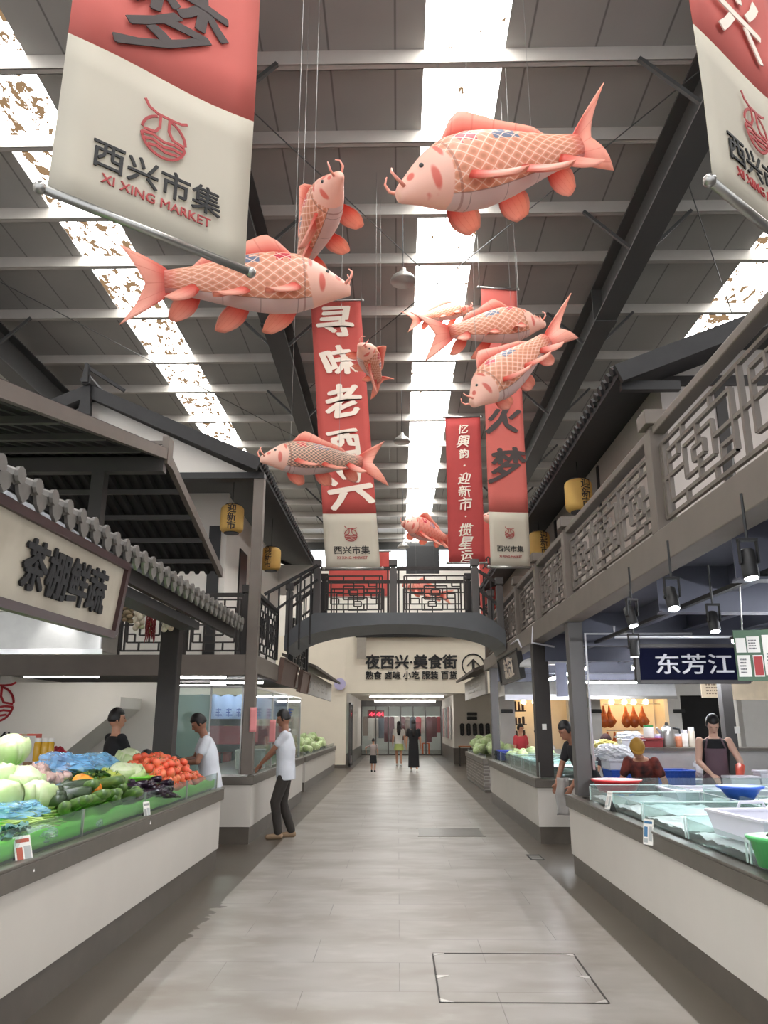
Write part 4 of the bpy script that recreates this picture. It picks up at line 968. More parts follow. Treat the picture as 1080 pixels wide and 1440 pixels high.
# crumpled plastic bags
def bag_mat(name, c, a):
    if name in MATS: return MATS[name]
    m = mat(name, c, .18, var=.08, scale=6, alpha=a, bump=.3); return m
BLUEB = bag_mat('blue_plastic_film', (136, 194, 240), .45); CLEARB = bag_mat('clear_plastic_film', (214, 226, 224), .38); TEALB = bag_mat('pale_teal_film', (150, 200, 204), .7)
def bag(label, p, r, m, seed, group=None, nm='plastic_bag', cat='bag'):
    def fn(d, a, th):
        k = 1
        for f, g in ((1.6, .28), (3.7, .16), (8, .08)): k += g*noise.noise((d.x*f+seed, d.y*f, d.z*f))
        return k*(1+.12*abs(noise.noise((d.x*5, d.y*5+seed, d.z*5))))
    q = MB(); q.ball((p[0], p[1], p[2]+r[2]*.75), r, 40, 24, fn=fn)
    return q.solo(nm, m, label, cat, group)
LEAF = veg_mat('dark_leaf_green', (30, 58, 30), (60, 92, 44), 10)
def greens(label, p, n, r, seed, m=LEAF, L=.2, group=None):
    """bundle of leafy stalks: each stalk a part"""
    RR = random.Random(seed); o = thing('leaf_bundle', label, 'vegetable', tuple(p), 0, group)
    for i in range(n):
        a = RR.uniform(0, 2*PI); e = RR.uniform(.1, .9); b = Vector((RR.uniform(-r, r), RR.uniform(-r, r), 0)); d = Vector((math.cos(a)*math.cos(e), math.sin(a)*math.cos(e), math.sin(e)))
        s = d.cross(Vector((0, 0, 1))).normalized(); ll = L*RR.uniform(.7, 1.2)
        MB().grid(lambda u, v: b+d*ll*u+Vector((0, 0, -.5*ll*u*u+.02))+s*(v-.5)*ll*.55*math.sin(PI*min(1, .1+.9*u))+Vector((0, 0, .015*math.sin(9*u+7*v))), 6, 4).build('leaf', m, o, smooth=True, local=True)
    return o
p = on(105, 1098); greens('dark green leaves inside the large blue bag', (p.x, p.y, zs(p.x)+.02), 26, .22, 1)
p = on(88, 1092); bag('large crumpled blue plastic bag of dark leafy greens, behind the gourds', (p.x, p.y, zs(p.x)), (.24, .36, .12), BLUEB, 2)
p = on(132, 1088); bag('blue plastic bag tucked against the pale cabbages', (p.x, p.y, zs(p.x)), (.2, .24, .11), BLUEB, 5)
p = on(92, 1118); bag('flattened blue plastic bag just above the dark gourds', (p.x, p.y, zs(p.x)-.02), (.13, .26, .06), BLUEB, 9)
p = on(18, 1150); bag('bright blue plastic bag beside the green beans at the left edge', (p.x, p.y, zs(p.x)-.02), (.2, .2, .07), BLUEB, 12)
p = on(55, 1178); bag('clear plastic bag in front of the green beans', (p.x, p.y, zs(p.x)-.02), (.1, .15, .05), CLEARB, 14)
p = on(240, 1106); bag('pale teal plastic bag lying before the tomatoes', (p.x, p.y, zs(p.x)-.02), (.1, .3, .06), TEALB, 21)
p = on(136, 1158); bag('small crumpled clear bag on the front of the counter', (p.x, p.y, zs(p.x)-.02), (.035, .06, .03), CLEARB, 24)
p = on(20, 1172); greens('teal-banded bundle of greens by the glass at the left edge', (p.x, p.y, zs(p.x)), 14, .08, 6, mat('teal_leaf', (52, 104, 96), .5), .14)
# price and payment cards
def card(label, p, w, h, lean, rz, dark=(180, 90, 70), group='card stands on the counters'):
    o = thing('card_stand', label, 'card', tuple(p), rz, group); M = Matrix.Rotation(lean, 4, 'X')
    MB().bx(-w/2, w/2, -.002, .002, 0, h, M).build('card', PAPER, o, local=True)
    q = MB(); q.bx(-w*.4, w*.4, -.0035, -.002, h*.82, h*.92, M); q.bx(-w*.4, -.05*w, -.0035, -.002, h*.3, h*.7, M); q.build('print', mat('card_print_%d' % dark[0], dark, .6), o, local=True)
    q = MB(); q.bx(.05*w, w*.42, -.0035, -.002, h*.15, h*.72, M); q.bx(-w*.4, -.02*w, -.0035, -.002, h*.08, h*.24, M); q.build('print', mat('card_print_pale', (176, 180, 178), .6), o, local=True)
    q = MB(); q.prism([(.002, 0), (.09, 0), (.002, h*.6)], -w*.45, w*.45, 'x', M); q.build('easel', mat('dark_acrylic', (60, 58, 56), .3), o, local=True)
card('payment card stand with a red and white print on the left counter edge', (-2.06, 4.62, .8), .115, .2, -.35, 1.15)
card('clear price card stand hanging below the aubergines', (-2.05, 6.75, .8), .08, .18, -.2, 1.2, (150, 150, 148))
card('white card stand on the near corner of the first right counter', (1.91, 7.6, .84), .07, .16, -.3, -1.15, (200, 196, 190))
card('light blue card hanging over the first right counter edge', (1.87, 6.3, .72), .09, .18, -.15, -1.0, (70, 120, 160))
# string of garlic, chillies and mushrooms under the eave
def strand(label, p, n, r, m, L, seed, nm, cat, el=(1, 1, 1)):
    RR = random.Random(seed); o = thing(nm, label, cat, tuple(p)); q = MB(); q.tube([(0, 0, 0), (0, 0, -L)], .008, 6); q.build('cord', BEAN, o, local=True)
    for i in range(n):
        z = -L*(i+.7)/n; a = i*2.4; k = r*RR.uniform(.8, 1.15)
        q = MB()
        if nm == 'chilli_string': q.tube([(0, 0, z), (.045*math.cos(a), .045*math.sin(a), z-.03), (.06*math.cos(a), .06*math.sin(a), z-.11)], [.004, .011, .002], 6)
        else: q.ball((r*1.1*math.cos(a), r*1.1*math.sin(a), z), (k*el[0], k*el[1], k*el[2]), 10, 8, fn=lambda d, aa, th: 1+.25*max(0, math.cos(th))**9)
        q.build({'garlic_string': 'garlic_bulb', 'chilli_string': 'chilli', 'mushroom_string': 'mushroom'}[nm], m, o, smooth=True, local=True)
GAR = mat('garlic_skin', (228, 218, 196), .6, var=.1); CHI = mat('dried_chilli', (130, 20, 28), .35, var=.15); MUS = mat('dried_mushroom', (150, 132, 104), .8, var=.2)
strand('string of white garlic on the timber post under the eave', at(239, 845, Y=9.15)+Vector((0, 0, .02)), 26, .04, GAR, .36, 1, 'garlic_string', 'garlic')
strand('string of dark red dried chillies beside the timber post', at(215, 842, Y=9.15), 60, .02, CHI, .42, 2, 'chilli_string', 'chillies')
strand('string of garlic left of the dried chillies', at(198, 848, Y=9.2), 18, .035, GAR, .3, 3, 'garlic_string', 'garlic')
strand('string of brown dried mushrooms beside the end of the stall sign', at(183, 832, Y=9.2), 22, .035, MUS, .36, 4, 'mushroom_string', 'mushrooms', (1.2, 1.2, .7))
# ================================================================== signs
def board(name, label, c, d, w, h, face, edge, txt='', size=.2, ink=INK, tilt=0, th=.05, bold=.01, border=.03, cat='sign', wild=0, emb=False, hang=None, sx=1, tx=0, group=None, pitch=0, face_part=True):
    """framed hanging board centred at c, reading along horizontal d"""
    d = Vector((d[0], d[1], 0)).normalized(); n0 = d.cross(Vector((0, 0, 1))); up = (Vector((0, 0, 1))*math.cos(tilt)-n0*math.sin(tilt)).normalized(); n = d.cross(up); c = Vector(c)
    o = thing(name, label, cat, tuple(c), 0, group); M = frame(c, d, up)
    MB().bx(-w/2, w/2, -h/2, h/2, -th, 0, M).build('panel', face, o)
    q = MB()
    for a, b in (((-w/2, h/2), (w/2, h/2)), ((-w/2, -h/2), (w/2, -h/2)), ((-w/2, -h/2), (-w/2, h/2)), ((w/2, -h/2), (w/2, h/2))):
        q.bar(M @ Vector((a[0], a[1], -th/2+.01)), M @ Vector((b[0], b[1], -th/2+.01)), border, th+.04, up=n)
    q.build('frame', edge, o)
    if txt:
        q = MB(); text_into(q, txt, size, M @ Matrix.Translation((tx, 0, .004)), bold, ext=.012, wild=wild, sx=sx); q.build('lettering', ink, o)
    for x in (hang or ()):
        p = M @ Vector((x, h/2, -th/2)); q = MB(); q.tube([p, (p.x, p.y, p.z+hang_h)], .006, 5); q.build('chain', WIRE, o)
    return o
hang_h = .8
BOARDC = veg_mat('aged_pale_board', (186, 178, 160), (170, 160, 142), 3, .5); DKRED = mat('dark_red_brown_timber', (58, 34, 32), .4, var=.1)
board('shop_sign', 'pale wooden stall sign with black characters hanging under the tiled eave at left', (-1.98, 4.34, 2.43), (.03, 1), 2.05, .48, BOARDC, DKRED, '茶棚鲜蔬', .29, tilt=-.12, th=.06, bold=.03, border=.05, sx=.95, tx=.2)
board('shop_sign', 'dark sign with pale characters on the right beam beyond the navy sign', (1.98, 14.1, 2.55), (0, -1), 2.5, .46, mat('dark_signboard', (66, 62, 60), .5), BLACKTIM, '东芳江', .36, BRUSHW, tilt=-.12, wild=.3, bold=.02)
board('shop_sign', 'navy blue stall sign with white characters at right', (3.34, 9.0, 2.25), (1, 0), 1.25, .4, mat('navy_signboard', (17, 20, 44), .8, var=.05, spec=.1), mat('sign_edge', (70, 66, 66), .5), '东芳江', .24, mat('white_letter', (225, 224, 230), .5, var=0), bold=.012, border=.04, sx=1.25, tx=.02)
BROWNP = mat('worn_brown_board', (104, 82, 72), .6, var=.12)
board('shop_sign', 'brown wooden board under the left end of the footbridge, nearer one', (-2.02, 14.6, 2.48), (0, 1), 1.9, .42, BROWNP, BROWNP, tilt=-.15, group='worn brown boards')
board('shop_sign', 'brown wooden board behind the nearer one under the bridge at left', (-2.02, 17.1, 2.45), (0, 1), 1.4, .42, BROWNP, BROWNP, tilt=-.15, group='worn brown boards')
ROOFB = mat('stall_roof_board', (84, 76, 70), .6, var=.1)
def stall_hood(label, x, y0, y1, sg, z=2.85):
    o = thing('stall_canopy', label, 'canopy', (x, (y0+y1)/2, z)); q = MB(); q.prism([(x+sg*.32, z), (x-sg*.5, z+.3), (x-sg*.5, z+.37), (x+sg*.32, z+.07)], y0, y1, 'y'); q.build('roof_board', ROOFB, o)
    MB().bx(x-.03, x+.03, y0, y1, z-.55, z).build('sign_panel', mat('mottled_grey_sign', (150, 145, 138), .5, var=.12, scale=4), o)
    q = MB(); RR = random.Random(y0)
    for k in range(5):
        yy = y0+1.2+k*(y1-y0-2)/5; scribble(q, frame((x+sg*.034, yy, z-.28), (0, sg, 0), (0, 0, 1)), .5, .3, 3, RR)
    q.build('faded_print', mat('pale_print', (196, 192, 186), .6), o)
    MB().bx(x-sg*.6, x-.03*sg if sg > 0 else x-sg*.6+.01, y0, y1, z-.62, z-.56) if False else None
    return o
stall_hood('grey stall canopy over the cabbage counter, far left', -2.25, 18.6, 26.5, 1); stall_hood('grey stall canopy over the brick counter, far right', 2.2, 19.8, 25.8, -1)
# big lettering on the sign wall
sg = thing('wall_lettering', 'black raised characters on the cream wall over the far passage', 'sign', (.55, 30, 3.3))
q = MB(); text_into(q, '夜西兴·美食街', .56, frame((.5, 29.985, 3.86), (1, 0, 0), (0, 0, 1)), .03, ext=.03); q.build('lettering', INK, sg)
q = MB(); text_into(q, '熟食 卤味 小吃 服装 百货', .32, frame((.5, 29.985, 3.36), (1, 0, 0), (0, 0, 1)), .02, ext=.03, sx=.98); q.build('lettering', INK, sg)
q = MB(); c0 = Vector((2.86, 29.98, 3.72))
for i in range(36):
    a, b = 2*PI*i/36, 2*PI*(i+1)/36; q.bar(c0+Vector((.42*math.cos(a), 0, .42*math.sin(a))), c0+Vector((.42*math.cos(b), 0, .42*math.sin(b))), .03, .05)
for s in (-1, 1): q.bar(c0+Vector((0, 0, .22)), c0+Vector((s*.24, 0, -.02)), .03, .1, up=(0, 1, 0))
q.bar(c0+Vector((0, 0, .15)), c0+Vector((0, 0, -.25)), .03, .1, up=(1, 0, 0)); q.build('arrow_emblem', INK, sg)
# ================================================================== people
SKINP = mat('person_skin', (198, 146, 118), .5, var=.04, scale=12); SKIND = mat('person_tanned_skin', (150, 104, 82), .5, var=.04, scale=12)
HAIR = mat('black_hair', (26, 22, 22), .45, var=.1, scale=40)
def remesh(q, name, m, parent, vox, sm=4):
    o = q.build(name, m, parent, fix=False)
    a = o.modifiers.new('r', 'REMESH'); a.mode = 'VOXEL'; a.voxel_size = vox
    b = o.modifiers.new('s', 'SMOOTH'); b.iterations = sm; b.factor = .5
    bpy.context.view_layer.update()
    me = bpy.data.meshes.new_from_object(o.evaluated_get(bpy.context.evaluated_depsgraph_get())); old = o.data
    o.modifiers.clear(); o.data = me; me.name = name; bpy.data.meshes.remove(old)
    me.polygons.foreach_set('use_smooth', [True]*len(me.polygons))
    return o
def caps(q, a, b, ra, rb, n=12):
    a, b = Vector(a), Vector(b); q.ball(a, ra, n, 8); q.ball(b, rb, n, 8)
    if (b-a).length > 1e-4: q.tube([a, b], [ra, rb], n)
def loft(q, secs, n=20):
    """closed body of elliptical sections (centre, rx, ry, xdir, ydir)"""
    vs = []; fs = []
    for c, rx, ry, xd, yd in secs:
        for j in range(n):
            t = 2*PI*j/n; vs.append(Vector(c)+xd*rx*math.cos(t)+yd*ry*math.sin(t))
    k = len(secs)
    for i in range(k-1):
        for j in range(n): fs.append((i*n+j, i*n+(j+1) % n, (i+1)*n+(j+1) % n, (i+1)*n+j))
    fs.append(tuple(range(n-1, -1, -1))); fs.append(tuple((k-1)*n+j for j in range(n))); q.add(vs, fs)
def ik(a, b, l1, l2, hint):
    a, b = Vector(a), Vector(b); d = b-a; L = min(d.length, (l1+l2)*.999); d.normalize()
    x = (l1*l1-l2*l2+L*L)/(2*L); h = math.sqrt(max(0, l1*l1-x*x)); hint = Vector(hint); hint = (hint-d*hint.dot(d)).normalized()
    return a+d*x+hint*h, a+d*L
def person(label, loc, ang, H, lh=None, rh=None, lean=0, nod=0, turn=0, feet=((-.1, .02), (.1, -.02)), shirt=None, sleeve=.55, trousers=None, shoe=None, skin=SKINP, hair='short', hat=None, dress=None, apron=None, seat=0, hints=((-1, -.4, -.5), (1, -.4, -.5)), vox=.011, cut=0, palms=((1, 0, 0), (-1, 0, 0)), fat=1.0, group=None, skirt=None, hcol=None):
    s = H/1.72; o = thing('person', label, 'person', loc, 0, group)
    RZ = Matrix.Translation(Vector(loc)) @ Matrix.Rotation(ang, 4, 'Z') @ Matrix.Scale(s, 4)
    X, Y, Z = Vector((1, 0, 0)), Vector((0, 1, 0)), Vector((0, 0, 1))
    zp = .92-seat; pel = Vector((0, 0, zp)); U = Vector((0, math.sin(lean), math.cos(lean))); F = Vector((0, math.cos(lean), -math.sin(lean)))
    sh = pel+U*.50; nb = pel+U*.555; hd_dir = Vector((0, math.sin(lean+nod*.6), math.cos(lean+nod*.6))); hc = nb+hd_dir*.175
    HM = Matrix.Translation(hc) @ Matrix.Rotation(turn, 4, 'Z') @ Matrix.Rotation(-(lean*.4+nod), 4, 'X')
    SH = [sh-X*.175, sh+X*.175]
    hands = [Vector(lh) if lh else SH[0]+Vector((-.08, .05, -.54)), Vector(rh) if rh else SH[1]+Vector((.08, .05, -.54))]
    arms = []
    for i in range(2):
        e, w = ik(SH[i], hands[i], .29, .26, hints[i]); arms.append((SH[i], e, w))
    legs = []
    for i in range(2):
        hip = pel+X*(.09 if i else -.09)-U*.02; ank = Vector((feet[i][0], feet[i][1], .075)); k, a = ik(hip, ank, .43, .42, (0, 1, .15)); legs.append((hip, k, a))
    tor = lambda e: [(pel-U*.10, .145*fat+e, .10*fat+e, X, F), (pel, .16*fat+e, .112*fat+e, X, F), (pel+U*.14, .145*fat+e, .105*fat+e, X, F), (pel+U*.30, .165*fat+e, .115*fat+e, X, F), (pel+U*.42, .175+e, .105+e, X, F), (pel+U*.50, .15+e, .075+e, X, F), (pel+U*.55, .07+e, .055+e, X, F)]
    def hand(q, w, d, pn, side):
        d = Vector(d).normalized(); pn = Vector(pn); pn = (pn-d*pn.dot(d)).normalized(); ac = d.cross(pn)*side
        loft(q, [(w, .026, .02, ac, pn), (w+d*.04, .036, .017, ac, pn), (w+d*.085, .04, .014, ac, pn)], 10)
        for k, (off, ln) in enumerate(((.03, .062), (.01, .074), (-.011, .068), (-.031, .052))):
            b = w+d*.08+ac*off; m1 = b+d*ln*.5+pn*.008; caps(q, b, m1, .0095, .009, 8); caps(q, m1, m1+d*ln*.42+pn*.022, .009, .0075, 8)
        b = w+d*.03+ac*.03; m1 = b+ac*.026+d*.028+pn*.01; caps(q, b, m1, .012, .0105, 8); caps(q, m1, m1+d*.03+pn*.012, .0105, .0085, 8)
    q = MB(); loft(q, tor(0))
    caps(q, nb-U*.03, hc-HM.to_3x3() @ Z*.06, .056, .052)
    hq = MB(); hq.ball((0, 0, .0), (.074, .092, .112), 18, 14); hq.ball((0, .022, -.058), (.055, .066, .062), 14, 10)
    hq.tube([(0, .085, .02), (0, .1, -.012), (0, .108, -.026)], [.009, .013, .015], 8); hq.ball((0, .1, -.026), .016, 8, 6)
    for sg in (-1, 1): hq.ball((sg*.075, -.005, -.012), (.012, .022, .032), 8, 6); hq.ball((sg*.03, .078, .03), (.03, .016, .01), 8, 6)
    hq.ball((0, .086, -.062), (.024, .012, .006), 8, 6); hq.ball((0, .086, -.075), (.02, .012, .007), 8, 6)
    q.add(hq.v, hq.f, HM)
    for i in range(2):
        a, e, w = arms[i]; caps(q, a, e, .05, .04); caps(q, e, w, .04, .027); hand(q, w, (w-e), palms[i], 1 if i else -1)
        h, k, an = legs[i]; caps(q, h, k, .082, .056); caps(q, k, an, .054, .036); caps(q, an-Z*.03, an+Vector((0, .13, -.045)), .036, .03)
    I = RZ
    q.v = [tuple(I @ Vector(p)) for p in q.v]; remesh(q, 'body', skin, o, vox*s)
    def part(name, build, m, v=None, sm=4):
        q = MB(); build(q); q.v = [tuple(I @ Vector(p)) for p in q.v]; return remesh(q, name, m, o, (v or .014)*s, sm)   # cloth is a closed shell over the body
    def plain(name, build, m, par=None, **k):
        q = MB(); build(q); q.v = [tuple(I @ Vector(p)) for p in q.v]; return q.build(name, m, par or o, smooth=True, **k)
    if shirt:
        def f(q):
            loft(q, [(pel-U*.13, .155*fat+.016, .112*fat+.016, X, F)]+tor(.016)[1:6]+[(pel+U*.535, .085, .068, X, F)])
            for a, e, w in arms:
                if sleeve: 
                    b = a+(e-a)*min(1, sleeve); caps(q, a, b, .064, .06)
                    if sleeve > 1: caps(q, e, e+(w-e)*.9, .052, .04)
        so_ = part('shirt', f, shirt)
        if sleeve == .55: plain('collar', lambda q: q.tube([nb+F*.055-U*.045-X*.02, nb+X*.062-U*.02, nb-F*.06+U*.012, nb-X*.062-U*.02, nb+F*.055-U*.045+X*.02], [.012, .016, .018, .016, .012], 8), shirt, so_)
    if trousers:
        def f(q):
            loft(q, [(pel-U*.1, .15*fat+.012, .11*fat+.012, X, F), (pel+U*.06, .152*fat+.008, .11*fat+.008, X, F)])
            for h, k, a in legs: caps(q, h, k, .098, .076); caps(q, k, a+Z*.02, .074, .06)
        part('trousers', f, trousers)
    if dress:
        def f(q):
            loft(q, [(Vector((0, 0, .16)), .2, .17, X, Y), (Vector((0, 0, .5)), .19, .15, X, Y), (pel, .172, .125, X, F)]+tor(.016)[2:6]+[(pel+U*.535, .085, .068, X, F)])
            for a, e, w in arms: caps(q, a, a+(e-a)*.6, .064, .062)
        part('dress', f, dress)
    if skirt:
        part('skirt', lambda q: loft(q, [(Vector((0, 0, skirt[1])), .21, .18, X, Y), (pel-U*.05, .175, .13, X, F), (pel+U*.1, .15, .112, X, F)]), skirt[0])
    if apron:
        def ap(u, v):
            t = (u-.5)*2.3*(1 if v < .62 else .72); z = zp-.42+.84*v; wv = .02*math.sin(9*u)*(1-v)
            rx, ry = (.2*fat, .15*fat) if v < .62 else (.18, .142)
            c = pel+U*(z-zp) if z > zp else Vector((0, 0, z))
            return c+X*rx*math.sin(t)+F*(ry*math.cos(t)+wv)
        ao_ = plain('apron', lambda q: q.grid(ap, 14, 14), apron, thick=.006)
        plain('apron_strap', lambda q: [q.tube([pel+U*.42+X*.12*sg+F*.125, pel+U*.53+X*.085*sg+F*.05, nb-F*.065], .012, 6) for sg in (-1, 1)], apron, ao_)
    if shoe:
        for h, k, a in legs:
            part('shoe', lambda q: (caps(q, a+Vector((0, -.03, -.035)), a+Vector((0, .15, -.045)), .045, .036), caps(q, a+Z*.0, a-Z*.035, .044, .045)), shoe, .012)
    hm = hcol or HAIR
    if hair:
        def hf(d, a, th):
            front = d.y > .35 and d.z < .42; low = d.z < -.35 and not (hair != 'short' and d.y < .1)
            return .9 if front or low else (1.1+.03*math.sin(9*a)*math.sin(7*th))
        def f(q):
            q.ball((0, -.006, .012), (.078, .096, .118), 26, 20, HM, fn=hf)
            if hair == 'long': loft(q, [(HM @ Vector((0, -.05, .02)), .075, .05, X, Y), (HM @ Vector((0, -.085, -.15)), .085, .04, X, Y), (sh-F*.125+U*(-.05), .08, .03, X, F), (sh-F*.13-U*.2, .05, .02, X, F)])
            if hair == 'tail': q.add(*(lambda t: (t.tube([(0, -.09, .06), (0, -.15, .05), (0, -.17, -.05), (0, -.14, -.15)], [.03, .035, .03, .008], 10), (t.v, t.f))[1])(MB()), HM)
        plain('hair', f, hm)
    if hat:
        def f(q):
            q.ball((0, -.006, .03), (.1, .122, .125), 22, 14, HM, fn=lambda d, a, th: 1 if d.z > -.05 else .8)
            q.ball((0, .05, .042), (.085, .12, .012), 18, 8, HM)
        plain('cap', f, hat)
    def eyes(q):
        for sg in (-1, 1): q.ball((sg*.03, .084, .012), (.012, .008, .006), 8, 6, HM)
    plain('eyes', eyes, BLACK)
    plain('mouth', lambda q: q.ball((0, .096, -.068), (.02, .006, .004), 8, 6, HM), mat('lip', (150, 84, 76), .5))
    return o, RZ, arms, hc
SHIRTW = mat('white_shirt_cloth', (216, 220, 228), .75, var=.04, scale=10, bump=.25); TRK = mat('dark_trouser_cloth', (52, 47, 43), .8, var=.12, scale=10, bump=.3)
BLKC = mat('black_cotton', (30, 30, 33), .8, var=.1, scale=10, bump=.2); TAN = mat('tan_suede', (150, 126, 100), .8, var=.1)
# standing person in white at the stall counter: faces left, hands out to the goods
person('person in white short-sleeved shirt and dark trousers standing at the counter in the aisle', (-1.66, 12.0, 0), PI/2+.1, 1.74, lh=(-.05, .37, 1.0), rh=(.02, .35, 1.02), lean=.04, nod=.28, feet=((-.09, .08), (.1, -.1)), shirt=SHIRTW, trousers=TRK, shoe=TAN, skin=SKIND, vox=.009, palms=((0, .2, -1), (0, .2, -1)), fat=1.12)
man2 = person('person in white short-sleeved shirt bowing over a phone between the left counters', (-2.42, 10.5, 0), PI/2+.35, 1.7, lh=(-.02, .36, 1.12), rh=(.1, .34, 1.16), lean=.2, nod=.5, shirt=SHIRTW, trousers=TRK, shoe=BLKC, skin=SKIND, vox=.009, palms=((.3, 0, 1), (-.3, 0, 1)), fat=1.1)
hp = man2[1] @ (man2[2][1][2]+Vector((-.05, .1, .05)))
ph = thing('mobile_phone', 'dark mobile phone in the hand of the bowing person', 'phone', tuple(hp)); Mp = Matrix.Rotation(PI/2+.35, 4, 'Z') @ Matrix.Rotation(.5, 4, 'X')
MB().bx(-.037, .037, -.075, .075, -.004, .004, Mp).build('case', BLACK, ph, local=True, bevel=.004); MB().bx(-.033, .033, -.07, .07, .0042, .005, Mp).build('screen', mat('phone_glass', (40, 44, 52), .1), ph, local=True)
person('person in black T-shirt with folded arms behind the vegetables', (-3.46, 9.85, 0), -PI/2+.75, 1.72, lh=(.12, .2, 1.2), rh=(-.12, .23, 1.17), lean=-.02, nod=.02, turn=-.3, shirt=BLKC, sleeve=.6, trousers=TRK, shoe=BLKC, hints=((-1, .2, -1), (1, .2, -1)), palms=((0, -1, 0), (0, -1, 0)), vox=.01)
person('seated person in black half hidden by the timber post', (-3.28, 10.95, 0), PI/2+.3, 1.6, seat=.42, lean=.15, nod=.2, lh=(-.1, .36, .62), rh=(.1, .36, .62), feet=((-.1, .42), (.1, .42)), shirt=BLKC, sleeve=.6, trousers=TRK, shoe=BLKC)
person('person in black holding a grey cloth, half hidden by the column at right', (at(830, 1070, Y=10.5).x, 10.5, 0), PI/2+.35, 1.66, lh=(-.2, .42, .88), rh=(.16, .44, .88), lean=.45, nod=.3, shirt=BLKC, sleeve=.6, trousers=mat('grey_work_trousers', (92, 88, 84), .8), shoe=BLKC, skin=SKIND)
q = MB(); c0 = Vector((at(791, 1100, Y=10.3).x, 10.3, .5))
q.grid(lambda u, v: c0+Vector((.14*(u-.5)*(1+.3*(1-v))+.012*math.sin(9*v), .03*math.sin(7*u+2*v), .44*v)), 10, 12); q.solo('cleaning_cloth', mat('grey_cloth', (150, 146, 142), .85, var=.12, bump=.3), 'grey cloth hanging from the hand of the person behind the column', 'cloth', smooth=True, thick=.01)
person('person in ochre cap and black and red top bending over crates at right', (at(908, 1070, Y=10.5).x, 10.5, 0), PI-.5, 1.6, lh=(-.2, .3, .72), rh=(.2, .3, .72), lean=.62, nod=.4, turn=.3, seat=.1, shirt=veg_mat('black_red_print_top', (30, 24, 26), (140, 62, 52), 5, .7), sleeve=.6, trousers=TRK, shoe=BLKC, hat=mat('ochre_cap', (176, 132, 52), .7, var=.08))
pw = person('person in black sleeveless top and mauve apron cutting at the counter, right', (at(1006, 1070, Y=10.35).x, 10.35, 0), PI-.25, 1.68, lh=(-.22, .36, 1.0), rh=(.1, .36, 1.02), lean=.1, nod=.6, shirt=BLKC, sleeve=0, trousers=TRK, shoe=BLKC, skin=mat('pale_skin', (226, 182, 160), .5, var=.03), apron=mat('mauve_apron', (104, 82, 92), .7, var=.08), vox=.009, palms=((.3, 0, -1), (-.3, 0, -1)))
# orange rubber glove on her left forearm
a_, e_, wv = pw[2][0]; q = MB(); e2 = pw[1] @ (e_+(wv-e_)*.35); w2 = pw[1] @ wv; d2 = (w2-e2).normalized()
q.tube([e2, e2+(w2-e2)*.5, w2, w2+d2*.09, w2+d2*.15], [.058, .05, .044, .05, .028], 14); q.solo('rubber_glove', mat('coral_rubber', (240, 104, 84), .4), 'coral rubber glove on the forearm of the person in mauve apron', 'glove', smooth=True)
person('person in pale shirt with ponytail resting her face on her hand, second right counter', (3.3, 19.0, 0), PI+.9, 1.6, seat=.1, lh=(-.06, .2, 1.3), rh=(.15, .3, 1.0), lean=.12, nod=.1, turn=.4, shirt=mat('pale_grey_shirt', (204, 198, 192), .75), sleeve=1.2, trousers=TRK, hair='tail')
person('person in red top behind the third column at right', (3.05, 20.2, 0), PI+.6, 1.58, seat=.05, nod=.15, shirt=mat('coral_red_top', (214, 74, 80), .75), trousers=TRK)
person('person in dark hat and clothes seated before the roast ducks', (at(858, 1050, Y=13.6).x, 13.6, 0), .3, 1.55, seat=.2, lean=.15, nod=.2, shirt=mat('charcoal_top', (52, 46, 52), .8), trousers=TRK, hat=mat('maroon_hat', (64, 40, 42), .8))
person('person with long black hair in a long black dress walking away down the aisle', (.52, 27.6, 0), .05, 1.66, feet=((-.08, .12), (.1, -.14)), dress=BLKC, shoe=mat('white_shoe', (224, 222, 218), .6), hair='long', hcol=HAIR)
person('person with long hair in white top and pale green shorts ahead of the black dress', (.02, 31.5, 0), .0, 1.62, feet=((-.09, .1), (.09, -.12)), shirt=mat('white_top', (220, 216, 210), .75), sleeve=.6, skirt=(mat('pale_green_cloth', (186, 200, 120), .7), .62), shoe=mat('white_shoe', (224, 222, 218), .6), hair='long')
person('short person in grey top and dark shorts walking in the far aisle', (-.86, 27.8, 0), -.1, 1.06, feet=((-.1, .1), (.1, -.08)), shirt=mat('dusty_grey_top', (158, 146, 142), .75), sleeve=.6, skirt=(BLKC, .45), shoe=BLKC, lh=(-.42, .1, 1.08))
